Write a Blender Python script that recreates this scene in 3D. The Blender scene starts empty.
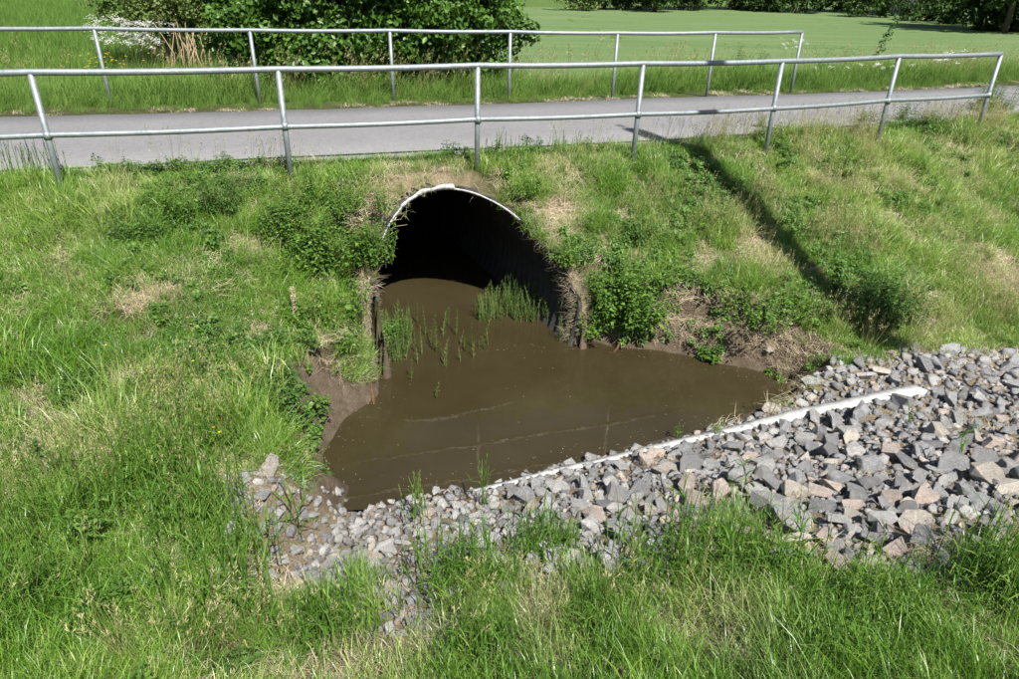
import bpy, bmesh, math, random
import numpy as np
from mathutils import Vector, Matrix, Euler
R_ = math.radians
sc = bpy.context.scene
rng = np.random.default_rng(7); random.seed(7)
nrand = rng.random; nnorm = rng.normal; nuni = rng.uniform

# ------------------------------------------------------------------ camera
ZC, F_PX, PITCH, ROLL = 1.95, 709.0, R_(27.5), R_(1.3)
cam = bpy.data.cameras.new('camera'); camo = bpy.data.objects.new('camera', cam)
sc.collection.objects.link(camo)
cam.sensor_width = 36; cam.lens = F_PX / 1019 * 36; cam.clip_start = .05; cam.clip_end = 3000
FWD = Vector((0, math.cos(PITCH), -math.sin(PITCH))); DN = Vector((0, -math.sin(PITCH), -math.cos(PITCH)))
cr, sr = math.cos(ROLL), math.sin(ROLL)
CX = Vector((cr, 0, 0)) - sr * DN; CD = Vector((sr, 0, 0)) + cr * DN
m = Matrix((CX, -CD, -FWD)).transposed().to_4x4(); m.translation = (0, 0, ZC)
camo.matrix_world = m; sc.camera = camo

# ------------------------------------------------------------------ light
SUN_EL = R_(53); SD = Vector((.48, -.88)).normalized()          # horizontal direction towards the sun
world = bpy.data.worlds.new('World'); sc.world = world; world.use_nodes = True
wn = world.node_tree.nodes; bg = wn['Background']; sky = wn.new('ShaderNodeTexSky')
sky.sky_type = 'NISHITA'; sky.sun_disc = False; sky.sun_elevation = SUN_EL
sky.sun_rotation = math.atan2(SD.x, SD.y)
world.node_tree.links.new(sky.outputs[0], bg.inputs[0]); bg.inputs[1].default_value = .06
sl = bpy.data.lights.new('sun', 'SUN'); sl.energy = 5.0; sl.angle = R_(.45); sl.color = (1, .955, .88)
slo = bpy.data.objects.new('sun', sl); sc.collection.objects.link(slo)
slo.rotation_euler = Vector((SD.x * math.cos(SUN_EL), SD.y * math.cos(SUN_EL), math.sin(SUN_EL))).to_track_quat('Z', 'Y').to_euler()
slo.location = (6, -6, 20)
sc.view_settings.view_transform = 'Standard'; sc.view_settings.look = 'None'
sc.view_settings.exposure = .9; sc.view_settings.gamma = 1; sc.view_settings.use_curve_mapping = False
sc.cycles.max_bounces = 4; sc.cycles.diffuse_bounces = 2; sc.cycles.glossy_bounces = 2; sc.cycles.transmission_bounces = 2

# ------------------------------------------------------------------ noise
def _h(ix, iy, seed):
    h = (ix.astype(np.int64) * 374761393 + iy.astype(np.int64) * 668265263 + seed * 2147483647) & 0xffffffff
    h = ((h ^ (h >> 13)) * 1274126177) & 0xffffffff
    return ((h ^ (h >> 16)) & 0xffff) / 65535.0
def vnoise(x, y, seed=0):
    x = np.asarray(x, float); y = np.asarray(y, float)
    ix = np.floor(x); iy = np.floor(y); fx = x - ix; fy = y - iy
    fx = fx * fx * (3 - 2 * fx); fy = fy * fy * (3 - 2 * fy)
    a = _h(ix, iy, seed); b = _h(ix + 1, iy, seed); c = _h(ix, iy + 1, seed); d = _h(ix + 1, iy + 1, seed)
    return a + (b - a) * fx + (c - a) * fy + (a - b - c + d) * fx * fy
def fbm(x, y, seed=0, o=4):
    s = 0; a = .5; t = 0
    for i in range(o):
        s = s + a * vnoise(x * 2 ** i, y * 2 ** i, seed + i * 17); t += a; a *= .5
    return s / t
def sstep(a, b, x):
    t = np.clip((np.asarray(x, float) - a) / (b - a), 0, 1); return t * t * (3 - 2 * t)
def smax(*zs, k=14):
    m = zs[0]
    for z in zs[1:]: m = np.maximum(m, z)
    return m + np.log(sum(np.exp(k * (z - m)) for z in zs)) / k

# ------------------------------------------------------------------ terrain
ZW = -1.65                                                       # water level
def yr(x):                                                       # line of the near railing
    x = np.asarray(x, float); xc = np.clip(x, -14, 14)
    return 8.06 + .35 * xc + .0074 * xc * xc + (.35 + .0148 * xc) * (x - xc)
def y_near(x): return yr(x) + .64
def y_far(x): return yr(x) + 4.2 - .1 * np.clip(np.asarray(x, float) - 2, 0, 14)
PX0, PTH, PZC, PR = -.484, .435, -1.224, 1.041                   # culvert pipe
PL = np.array([math.cos(PTH), math.sin(PTH)]); PA = np.array([-math.sin(PTH), math.cos(PTH)])
def pipe_lt(x, y):
    dx = np.asarray(x, float) - PX0; dy = np.asarray(y, float) - 7
    return dx * PL[0] + dy * PL[1], dx * PA[0] + dy * PA[1]
def ray(px, py):
    u = (px - 509.5) / F_PX; v = (py - 339.5) / F_PX
    return FWD + u * CX + v * CD
def atz(px, py, z):
    r = ray(px, py); t = (z - ZC) / r.z
    return (t * r.x, t * r.y)
pond_px = [(376, 325), (374, 395), (342, 420), (322, 450), (318, 478), (360, 494), (400, 493), (460, 486), (530, 471), (600, 456),
           (660, 442), (720, 426), (768, 409), (795, 393), (790, 381), (755, 369), (720, 363), (690, 356), (650, 349), (612, 346), (594, 340)]
POND = [atz(px, py, ZW) for px, py in pond_px]
def pipe_pt(l, t): return (PX0 + l * PL[0] + t * PA[0], 7 + l * PL[1] + t * PA[1])
BANK_CUT = POND + [pipe_pt(.9, -.55), pipe_pt(-.85, .1)]        # the part of the pond outside the pipe
POND = POND + [pipe_pt(.97, .3), pipe_pt(.97, 2.2), pipe_pt(-.97, 2.2), pipe_pt(-.97, .9)]
def poly_sd(poly, x, y):                                         # signed distance, positive outside
    x = np.asarray(x, float); y = np.asarray(y, float)
    d = np.full(x.shape, 1e9); ins = np.zeros(x.shape, bool); n = len(poly)
    for i in range(n):
        ax, ay = poly[i]; bx, by = poly[(i + 1) % n]
        ex, ey = bx - ax, by - ay
        t = np.clip(((x - ax) * ex + (y - ay) * ey) / (ex * ex + ey * ey), 0, 1)
        d = np.minimum(d, np.hypot(x - ax - t * ex, y - ay - t * ey))
        c = ((ay > y) != (by > y)) & (x < (bx - ax) * (y - ay) / ((by - ay) if by != ay else 1e-9) + ax)
        ins ^= c
    return np.where(ins, -d, d)
def U(x, y):                                                     # bank surface, before the pond is cut out of it
    x = np.asarray(x, float); y = np.asarray(y, float)
    s = (yr(x) - y) * .945
    k = .43 + .31 * sstep(-3.2, -1.6, x) - .29 * sstep(.8, 2.6, x)
    emb = np.where(s > 0, -.05 - k * s, -.05 + .04 * np.clip(-s / .6, 0, 1))
    l, t = pipe_lt(x, y)
    emb = emb - .05 * np.exp(-(l / 1.3) ** 2) * (s > 0) * np.clip(s * 3, 0, 1)
    yf = np.where(x > -1.2, 4.42 + .46 * (x + .36), 4.03 + .1 * (x + 1.2))
    d = (yf - y) * .908
    near = ZW - .03 + (.40 - .05 * sstep(1, 4, x)) * np.where(d > 0, d, 2.0 * d)
    lr = np.where(x < .5, -1.0 - 1.2 * sstep(-1.6, -.9, x), -2.2 + .9 * sstep(1.2, 3.2, x))
    z = smax(emb, near, lr)
    z = np.where(s < 0, emb, z)
    # beyond the path
    b = y - y_far(x)
    z = np.where(b > 0, -.02 - .5 * sstep(.3, 4.5, b) - .25 * sstep(4, 30, b), z)
    return z
def mouth_t(phi, lift=.05):
    l = PR * math.sin(phi); z = max(PZC + PR * math.cos(phi), -1.17 if math.sin(phi) > 0 else -.98); lift = lift - .07 * min(1, abs(math.sin(phi)) ** 3)
    ts = np.linspace(-2.2, 2.6, 500); x = PX0 + l * PL[0] + ts * PA[0]; y = 7 + l * PL[1] + ts * PA[1]
    s = (yr(x) - y) * .945; e = -.10 - .745 * s
    i = int(np.argmax(e > z - lift)); return float(ts[i])
T_RIGHT, T_LEFT = mouth_t(R_(90)), mouth_t(R_(-90))               # where the side walls of the pipe end
def pipe_end(l): return .05 + T_LEFT + (T_RIGHT - T_LEFT) * np.clip(l / PR * .5 + .5, 0, 1)
def bumps(x, y):
    on_path = (y > y_near(x) - .25) & (y < y_far(x) + .1)
    a = np.where(on_path, 0, 1.0)
    return a * (.10 * (fbm(x * 1.3, y * 1.3, 3) - .5) + .05 * (fbm(x * 5, y * 5, 9, 3) - .5))
def T(x, y):
    x = np.asarray(x, float); y = np.asarray(y, float)
    u = U(x, y); sd = poly_sd(BANK_CUT, x, y) + .08 * (fbm(x * 3, y * 3, 21) - .5) + .02
    l, t = pipe_lt(x, y)
    cap = np.maximum(ZW + 1.3 * sd + 4 * np.maximum(sd - .28, 0), ZW - .45)
    inp = (np.abs(l) < PR) & (u < PZC + np.sqrt(np.maximum(PR * PR - l * l, 0)) + .015) & (t < 2.4) & (t > pipe_end(l))
    cap = np.where(inp, ZW - .45, cap)
    cov = (np.abs(l) < PR + .02) & (u >= PZC + np.sqrt(np.maximum(PR * PR - l * l, 0)) + .015)
    lim = np.where(cov | (t > 2.0), 9, cap)
    return np.minimum(u + bumps(x, y), lim)
def at(px, py, dz=0.0):                                          # where a line of sight meets the ground
    r = ray(px, py); ts = np.concatenate([np.linspace(1.5, 20, 2600), np.linspace(20, 250, 2600)])
    X = ts * r.x; Y = ts * r.y; Z = ZC + ts * r.z
    hit = Z < T(X, Y) + dz
    i = int(np.argmax(hit)) if hit.any() else len(ts) - 1
    return float(X[i]), float(Y[i]), float(T(X[i], Y[i]))

# ------------------------------------------------------------------ materials
def mat(name, rough=.8, spec=.3):
    m = bpy.data.materials.new(name); m.use_nodes = True; nt = m.node_tree
    b = nt.nodes['Principled BSDF']; b.inputs['Roughness'].default_value = rough
    b.inputs['Specular IOR Level'].default_value = spec
    return m, nt, b
def N(nt, typ, **kw):
    n = nt.nodes.new(typ)
    for k, v in kw.items(): setattr(n, k, v)
    return n
def L(nt, a, b): nt.links.new(a, b)
def noise(nt, scale, detail=6, rough=.6, coord='Object', dist=0.0):
    tc = N(nt, 'ShaderNodeTexCoord'); n = N(nt, 'ShaderNodeTexNoise')
    n.inputs['Scale'].default_value = scale; n.inputs['Detail'].default_value = detail
    n.inputs['Roughness'].default_value = rough; n.inputs['Distortion'].default_value = dist
    L(nt, tc.outputs[coord], n.inputs['Vector']); return n.outputs['Fac']
def ramp(nt, fac, stops):
    r = N(nt, 'ShaderNodeValToRGB'); e = r.color_ramp.elements
    while len(e) < len(stops): e.new(.5)
    for i, (p, c) in enumerate(stops): e[i].position = p; e[i].color = (*c, 1) if len(c) == 3 else c
    L(nt, fac, r.inputs[0]); return r.outputs[0]
def mixc(nt, fac, a, b, mode='MIX'):
    x = N(nt, 'ShaderNodeMix', data_type='RGBA', blend_type=mode)
    for s, v in ((x.inputs[0], fac), (x.inputs[6], a), (x.inputs[7], b)):
        if hasattr(v, 'is_linked'): L(nt, v, s)
        elif isinstance(v, (int, float)): s.default_value = v
        else: s.default_value = (*v, 1)
    return x.outputs[2]
def bump(nt, b, h, strength=.5, dist=.02):
    n = N(nt, 'ShaderNodeBump'); n.inputs['Strength'].default_value = strength; n.inputs['Distance'].default_value = dist
    L(nt, h, n.inputs['Height']); L(nt, n.outputs[0], b.inputs['Normal'])
def attr(nt, name, typ='GEOMETRY', out='Fac'):
    a = N(nt, 'ShaderNodeAttribute', attribute_name=name, attribute_type=typ); return a.outputs[out]
def math_(nt, op, a, b=None):
    n = N(nt, 'ShaderNodeMath', operation=op)
    for i, v in enumerate((a, b)):
        if v is None: continue
        if hasattr(v, 'is_linked'): L(nt, v, n.inputs[i])
        else: n.inputs[i].default_value = v
    return n.outputs[0]

def ground_material():
    m, nt, b = mat('earth_and_thatch', .95, .15)
    z = N(nt, 'ShaderNodeAttribute', attribute_name='zone'); sp = N(nt, 'ShaderNodeSeparateColor'); L(nt, z.outputs['Color'], sp.inputs[0])
    n1 = noise(nt, 9, 8, .7); n2 = noise(nt, 60, 5, .7)
    base = ramp(nt, n1, [(.3, (.035, .038, .015)), (.5, (.055, .060, .021)), (.7, (.10, .088, .042))])
    dry = ramp(nt, n2, [(.3, (.11, .085, .055)), (.5, (.22, .175, .115)), (.7, (.36, .30, .21))])
    mud = ramp(nt, n1, [(.3, (.060, .045, .030)), (.6, (.13, .10, .072)), (.75, (.18, .145, .105))])
    far = ramp(nt, noise(nt, 2.2, 6, .7), [(.3, (.055, .10, .022)), (.55, (.085, .14, .032)), (.8, (.12, .16, .05))])
    c = mixc(nt, sp.outputs[0], base, dry); c = mixc(nt, sp.outputs[1], c, mud); c = mixc(nt, sp.outputs[2], c, far)
    L(nt, c, b.inputs['Base Color'])
    bump(nt, b, math_(nt, 'ADD', n1, n2), .8, .03)
    return m
def asphalt_material():
    m, nt, b = mat('worn_asphalt', .9, .2)
    n1 = noise(nt, 75, 4, .85); n2 = noise(nt, .9, 6, .65); n3 = noise(nt, 18, 5, .75)
    c = ramp(nt, n1, [(.32, (.07, .07, .072)), (.46, (.165, .163, .167)), (.56, (.205, .203, .207)), (.70, (.42, .415, .415))])
    c = mixc(nt, .35, c, ramp(nt, n2, [(.3, (.14, .138, .142)), (.55, (.19, .188, .193)), (.75, (.25, .247, .25))]))
    c = mixc(nt, .25, c, ramp(nt, n3, [(.35, (.12, .119, .122)), (.65, (.26, .258, .262))]))
    L(nt, c, b.inputs['Base Color']); bump(nt, b, n1, .35, .004); return m
def field_material():
    m, nt, b = mat('young_crop_field', .95, .1)
    tc = N(nt, 'ShaderNodeTexCoord'); mp = N(nt, 'ShaderNodeMapping'); mp.inputs['Rotation'].default_value = (0, 0, R_(-14))
    mp.inputs['Scale'].default_value = (.05, .55, 1); L(nt, tc.outputs['Object'], mp.inputs[0])
    n = N(nt, 'ShaderNodeTexNoise'); n.inputs['Scale'].default_value = 2.4; n.inputs['Detail'].default_value = 8; L(nt, mp.outputs[0], n.inputs['Vector'])
    n2 = noise(nt, 22, 5, .75)
    c = ramp(nt, n.outputs['Fac'], [(.32, (.078, .140, .045)), (.46, (.105, .168, .062)), (.56, (.125, .182, .074)), (.70, (.185, .215, .110))])
    c2 = ramp(nt, n2, [(.3, (.075, .135, .045)), (.5, (.11, .17, .064)), (.72, (.165, .19, .10))])
    L(nt, mixc(nt, .5, c, c2), b.inputs['Base Color']); bump(nt, b, n2, .6, .05); return m
def leafy(name, cols, trans=.32, rough=.5, spec=.25, hue=.0, straw=None):
    """green matter: colour from a per-piece value ('bl' on the mesh, 'tint' on the copy), light passes through a little"""
    m, nt, b = mat(name, rough, spec)
    v = math_(nt, 'ADD', math_(nt, 'MULTIPLY', attr(nt, 'bl'), .55), math_(nt, 'MULTIPLY', attr(nt, 'tint', 'INSTANCER'), .45)) if hue == 0 else attr(nt, 'bl')
    c = ramp(nt, v, cols)
    if straw: c = mixc(nt, attr(nt, 'dry', 'INSTANCER'), c, straw)
    L(nt, c, b.inputs['Base Color'])
    tr = N(nt, 'ShaderNodeBsdfTranslucent'); hs = N(nt, 'ShaderNodeHueSaturation'); hs.inputs['Value'].default_value = 1.35
    hs.inputs['Hue'].default_value = .49; L(nt, c, hs.inputs['Color']); L(nt, hs.outputs[0], tr.inputs[0])
    mx = N(nt, 'ShaderNodeMixShader'); mx.inputs[0].default_value = trans
    out = nt.nodes['Material Output']; L(nt, b.outputs[0], mx.inputs[1]); L(nt, tr.outputs[0], mx.inputs[2]); L(nt, mx.outputs[0], out.inputs[0])
    return m
def galvanised():
    m, nt, b = mat('galvanised_steel', .5, .5)
    b.inputs['Metallic'].default_value = .55
    v = N(nt, 'ShaderNodeTexVoronoi'); v.inputs['Scale'].default_value = 42; tc = N(nt, 'ShaderNodeTexCoord'); L(nt, tc.outputs['Object'], v.inputs['Vector'])
    n = noise(nt, 7, 6, .7)
    c = ramp(nt, v.outputs['Color'], [(0, (.20, .235, .25)), (1, (.32, .35, .365))])
    c = mixc(nt, ramp(nt, n, [(.45, (0, 0, 0)), (.7, (.6, .6, .6))]), c, (.17, .205, .22))
    L(nt, c, b.inputs['Base Color']); L(nt, ramp(nt, n, [(.3, (.48,) * 3), (.7, (.68,) * 3)]), b.inputs['Roughness'])
    bump(nt, b, n, .15, .003); return m
def plain(name, col, rough=.7, spec=.3, nscale=12, var=.35, bmp=.3, bd=.01):
    m, nt, b = mat(name, rough, spec); n = noise(nt, nscale, 6, .7)
    c = ramp(nt, n, [(.28, tuple(x * (1 - var) for x in col)), (.5, col), (.75, tuple(min(1, x * (1 + var)) for x in col))])
    L(nt, c, b.inputs['Base Color']); bump(nt, b, n, bmp, bd); return m
def stone_material(objcol=True):
    m, nt, b = mat('crushed_granite' if objcol else 'small_crushed_granite', .85, .25)
    n1 = noise(nt, 3.0 if objcol else 20, 8, .75); n2 = noise(nt, 26 if objcol else 200, 3, .85)
    if objcol:
        oi = N(nt, 'ShaderNodeObjectInfo'); col = oi.outputs['Color']
        mp = N(nt, 'ShaderNodeTexCoord')
    else:
        a = N(nt, 'ShaderNodeAttribute', attribute_name='zone'); col = a.outputs['Color']
    c = mixc(nt, .85, col, ramp(nt, n2, [(.32, (.22, .22, .23)), (.45, (.85, .85, .86)), (.55, (1.15, 1.15, 1.14)), (.68, (1.9, 1.86, 1.8))]), 'MULTIPLY')
    c = mixc(nt, .6, c, ramp(nt, n1, [(.3, (.62, .62, .63)), (.5, (1.05, 1.05, 1.05)), (.7, (1.5, 1.46, 1.4))]), 'MULTIPLY')
    gp = N(nt, 'ShaderNodeNewGeometry'); dn = N(nt, 'ShaderNodeTexNoise'); dn.inputs['Scale'].default_value = 6; dn.inputs['Detail'].default_value = 7; L(nt, gp.outputs['Position'], dn.inputs['Vector'])
    c = mixc(nt, ramp(nt, dn.outputs['Fac'], [(.52, (0, 0, 0)), (.7, (.4, .4, .4))]), c, (.36, .325, .275))     # silt and dust
    L(nt, c, b.inputs['Base Color']); bump(nt, b, math_(nt, 'ADD', math_(nt, 'MULTIPLY', n1, 2.0), n2), 1.0, .03); return m
def water_material():
    m, nt, b = mat('murky_water', .015, .5)
    n = noise(nt, 1.1, 6, .6)
    L(nt, ramp(nt, n, [(.3, (.030, .0235, .0105)), (.5, (.036, .0285, .0135)), (.7, (.042, .034, .017))]), b.inputs['Base Color'])
    b.inputs['IOR'].default_value = 1.33
    bump(nt, b, noise(nt, 5, 3, .5), .04, .02); return m

M = dict(ground=ground_material(), asphalt=asphalt_material(), field=field_material(), steel=galvanised(), stone=stone_material(), pebble=stone_material(False),
         water=water_material(), bark=plain('grey_brown_bark', (.11, .09, .065), .9, .2, 18, .5, .9, .03),
         pale_bark=plain('pale_birch_bark', (.42, .40, .37), .9, .2, 6, .5, .5, .02), cane=plain('dead_cane', (.33, .25, .16), .9, .2, 20),
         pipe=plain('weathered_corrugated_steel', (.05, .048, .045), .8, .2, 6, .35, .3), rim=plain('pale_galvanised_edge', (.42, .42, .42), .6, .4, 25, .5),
         strip=plain('white_plastic_sheet', (.43, .43, .415), .7, .2, 22, .35, .3), edge=plain('gravelly_asphalt_edge', (.25, .23, .2), .95, .2, 60, .5, .8),
         shed=plain('dark_grey_boards', (.05, .055, .065), .8), wood=plain('rusty_brown_wood', (.10, .055, .03), .85, .2, 30, .5),
         cloth=plain('shadow_caster_cloth', (.15, .2, .5), .9), white=plain('white_petals', (.8, .8, .76), .8, .2, 30, .1), yellow=plain('yellow_petals', (.75, .52, .02), .7, .2, 30, .15),  # cloth covers the unseen shadow caster added right of the frame
         white_paint=plain('shadow_caster_paint', (.75, .75, .73), .4))  # paint of the added shadow caster
GREENS = [(.0, (.036, .110, .008)), (.28, (.082, .200, .016)), (.55, (.160, .300, .034)), (.8, (.32, .41, .095)), (1, (.60, .55, .31))]
M['grass'] = leafy('grass_blades', GREENS, .26, .36, .55, 0, (.56, .49, .29))
M['straw'] = leafy('dry_straw', [(0, (.22, .17, .11)), (.5, (.44, .37, .25)), (1, (.66, .59, .45))], .15, .7)
M['seed'] = leafy('seeding_grass', [(0, (.20, .24, .07)), (.5, (.38, .37, .16)), (1, (.58, .50, .30))], .3, .7)
M['meadow'] = leafy('meadow_grass_blades', [(0, (.07, .15, .025)), (.5, (.13, .235, .042)), (.85, (.21, .30, .075)), (1, (.36, .36, .15))], .35, .6, .2)
M['leaf'] = leafy('broad_leaves', [(0, (.050, .118, .018)), (.5, (.092, .190, .030)), (1, (.165, .27, .055))], .3, .45, .35, 1)
M['clover'] = leafy('dark_herb_leaves', [(0, (.036, .085, .018)), (.5, (.065, .145, .03)), (1, (.12, .215, .05))], .28, .5, .3, 1)
M['bush'] = leafy('shrub_leaves', [(0, (.030, .080, .012)), (.5, (.060, .140, .018)), (1, (.12, .225, .035))], .25, .42, .4, 1)
M['willow'] = leafy('pale_shrub_leaves', [(0, (.09, .14, .035)), (.5, (.15, .215, .06)), (1, (.24, .29, .10))], .3, .5, .3, 1)
M['tree'] = leafy('tree_leaves', [(0, (.018, .04, .008)), (.5, (.035, .075, .013)), (1, (.06, .12, .02))], .2, .5, .3, 1)
M['horsetail'] = leafy('horsetail_green', [(0, (.05, .10, .02)), (.5, (.09, .16, .035)), (1, (.17, .22, .07))], .2, .5, .3, 1)

# ------------------------------------------------------------------ mesh helpers
COL = sc.collection
def mesh_np(name, V, faces, mats, fattr=None, smooth=False):
    """faces: array (n,3|4), or list of such"""
    me = bpy.data.meshes.new(name)
    if not isinstance(faces, list): faces = [faces]
    V = np.asarray(V, np.float32); nl = sum(f.size for f in faces); nf = sum(len(f) for f in faces)
    me.vertices.add(len(V)); me.vertices.foreach_set('co', V.ravel())
    me.loops.add(nl); me.loops.foreach_set('vertex_index', np.concatenate([f.ravel() for f in faces]).astype(np.int32))
    tot = np.concatenate([np.full(len(f), f.shape[1]) for f in faces]); st = np.concatenate([[0], np.cumsum(tot)[:-1]])
    me.polygons.add(nf); me.polygons.foreach_set('loop_start', st.astype(np.int32))
    if smooth: me.polygons.foreach_set('use_smooth', np.ones(nf, bool))
    for k, v in (fattr or {}).items():
        v = np.asarray(v, np.float32)
        if v.ndim == 1:
            a = me.attributes.new(k, 'FLOAT', 'POINT'); a.data.foreach_set('value', v)
        else:
            a = me.attributes.new(k, 'FLOAT_COLOR', 'POINT'); a.data.foreach_set('color', v.ravel())
    for mm in (mats if isinstance(mats, list) else [mats]): me.materials.append(mm)
    me.update(calc_edges=True); me.validate(); return me
def link(name, me, parent=None, loc=None, rot=None, label=None, cat=None, group=None, kind=None, scale=None):
    o = bpy.data.objects.new(name, me); COL.objects.link(o)
    if parent: o.parent = parent
    if loc is not None: o.location = loc
    if rot is not None: o.rotation_euler = rot
    if scale is not None: o.scale = (scale,) * 3 if isinstance(scale, (int, float)) else scale
    if parent and name in SMALL: kind = 'stuff'
    for k, v in (('label', label), ('category', cat), ('group', group), ('kind', kind)):
        if v: o[k] = v
    return o
def empty(name, loc, label, cat, group=None, rz=0): return link(name, None, None, loc, (0, 0, rz), label, cat, group)
def tube(pts, rad, n=10, cap=True):
    """swept tube through points; rad one number or one per point"""
    pts = [Vector(p) for p in pts]; rad = [rad] * len(pts) if isinstance(rad, (int, float)) else rad
    V = []; Fq = []; prev = None
    for i, p in enumerate(pts):
        d = (pts[min(i + 1, len(pts) - 1)] - pts[max(i - 1, 0)]).normalized()
        if prev is None: a = d.orthogonal().normalized()
        else: a = (prev - prev.dot(d) * d).normalized()
        prev = a; b = d.cross(a)
        for k in range(n):
            w = 2 * math.pi * k / n; V.append(p + rad[i] * (math.cos(w) * a + math.sin(w) * b))
    for i in range(len(pts) - 1):
        for k in range(n): Fq.append((i * n + k, i * n + (k + 1) % n, (i + 1) * n + (k + 1) % n, (i + 1) * n + k))
    Ft = []
    if cap:
        c0 = len(V); V.append(pts[0]); V.append(pts[-1]); e = (len(pts) - 1) * n
        for k in range(n): Ft += [(c0, (k + 1) % n, k), (c0 + 1, e + k, e + (k + 1) % n)]
    return np.array([tuple(v) for v in V]), np.array(Fq), np.array(Ft) if Ft else np.zeros((0, 3), int)
def merge(parts):
    """parts: (V, quads, tris[, value]) -> one mesh"""
    V = []; Q = []; Tt = []; A = []; o = 0
    for p in parts:
        V.append(p[0]); Q.append(np.asarray(p[1]).reshape(-1, 4) + o); Tt.append(np.asarray(p[2]).reshape(-1, 3) + o)
        A.append(np.full(len(p[0]), p[3] if len(p) > 3 else .5)); o += len(p[0])
    return np.concatenate(V), np.concatenate(Q).astype(int), np.concatenate(Tt).astype(int), np.concatenate(A)
SMALL = {'stems', 'leaves', 'petals', 'seeds'}
def build(name, parts, m, smooth=True):
    V, Q, Tt, A = merge(parts); fs = [f for f in (Q, Tt) if len(f)]
    return mesh_np(name, V, fs, m, {'bl': A}, smooth)

# ------------------------------------------------------------------ ground sheet
def axis(lo, a, b, hi, step, grow=1.13):
    c = list(np.arange(a, b + 1e-6, step)); s = step; v = c[-1]; up = []
    while v < hi: s *= grow; v += s; up.append(v)
    s = step; v = a; dn = []
    while v > lo: s *= grow; v -= s; dn.append(v)
    return np.array(dn[::-1] + c + up)
gx = axis(-500, -5.2, 6.4, 500, .05); gy = axis(-30, 1.4, 9.4, 900, .05)
GX, GY = np.meshgrid(gx, gy); GZ = T(GX, GY); GU = U(GX, GY)
gl, gt = pipe_lt(GX, GY)
opening = (np.abs(gl) < PR) & (GU < PZC + np.sqrt(np.maximum(PR * PR - gl * gl, 0)) + .015) & (gt < 2.4) & (gt > pipe_end(gl) + .0)
on_path = (GY > y_near(GX) + .1) & (GY < y_far(GX) - .1)
GZ = np.where(on_path, -.12, GZ)
nyv, nxv = GX.shape
idx = np.arange(nyv * nxv).reshape(nyv, nxv)
quads = np.stack([idx[:-1, :-1], idx[:-1, 1:], idx[1:, 1:], idx[1:, :-1]], -1).reshape(-1, 4)
op = opening.ravel()[quads]
quads = quads[~(op.any(1) & ~op.all(1) & (GU.ravel()[quads].max(1) > ZW + .1))]
DRY = [(60, 440, .55, .30), (30, 400, .25, .12), (400, 622, .42, .38), (545, 600, .22, .35), (720, 645, .30, .25), (860, 545, .35, .18), (330, 392, .28, .22),
       (258, 338, .13, .12), (140, 296, .22, .12), (755, 255, .30, .2), (700, 268, .18, .15), (1003, 268, .35, .22), (860, 235, .25, .12), (640, 262, .16, .14),
       (440, 182, .62, .28), (385, 205, .22, .3), (560, 215, .28, .2), (600, 250, .14, .25), (690, 340, .35, .18), (755, 355, .4, .14), (620, 215, .2, .1), (820, 215, .25, .1),
       (290, 590, .18, .25), (255, 255, .2, .1), (180, 285, .2, .1), (770, 330, .25, .1), (930, 300, .3, .12), (230, 470, .15, .2), (900, 180, .5, .14), (960, 150, .5, .12), (120, 380, .16, .1), (310, 150, .3, .1), (590, 160, .35, .12)]
DRYW = [(*at(px, py)[:2], rx, ry) for px, py, rx, ry in DRY]
def dryness(x, y):
    d = np.zeros(np.shape(x))
    w = .34 * (fbm(np.asarray(x) * 5, np.asarray(y) * 5, 31) - .5)
    for cx, cy, rx, ry in DRYW:
        q = np.hypot((x - cx) / rx, (y - cy) / (ry * 1.6)) + w * 4
        d = np.maximum(d, 1 - sstep(.2, 1.35, q))
    return d * (.55 + .45 * sstep(.3, .6, fbm(np.asarray(x) * 9, np.asarray(y) * 9, 33)))
ST_PX = [(222, 472), (262, 470), (300, 478), (318, 482), (360, 496), (400, 495), (460, 487), (530, 472), (600, 457), (660, 443), (720, 427), (768, 410), (795, 396),
         (812, 378), (850, 356), (900, 345), (1019, 352), (1240, 372), (1240, 560), (1000, 560), (940, 580), (880, 590), (820, 575), (740, 555), (690, 570), (620, 580), (560, 575), (500, 600), (440, 640), (350, 640), (290, 600), (225, 540)]
STONES = [at(px, py)[:2] for px, py in ST_PX]
zone = np.zeros((nyv * nxv, 4), np.float32); zone[:, 3] = 1
fx, fy, fz = GX.ravel(), GY.ravel(), GZ.ravel()
nearm = (fy < 18) & (np.abs(fx) < 16)
zone[:, 0] = np.clip(dryness(fx, fy) + .9 * (poly_sd(STONES, fx, fy) < .05) * (fy < 8), 0, 1)
sdp = poly_sd(POND, fx, fy)
zone[:, 1] = (1 - sstep(.15, .55, sdp + .5 * (fbm(fx * 3, fy * 3, 5) - .5))) * (fz < ZW + .5) * (poly_sd(STONES, fx, fy) > -.1)
zone[:, 2] = sstep(0, 1.5, fy - y_far(fx))
me = mesh_np('ground', np.stack([fx, fy, fz], 1), quads, M['ground'], {'zone': zone}, True)
link('ground', me, kind='structure', label='earth banks and meadow ground around the ditch', cat='ground')

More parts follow.
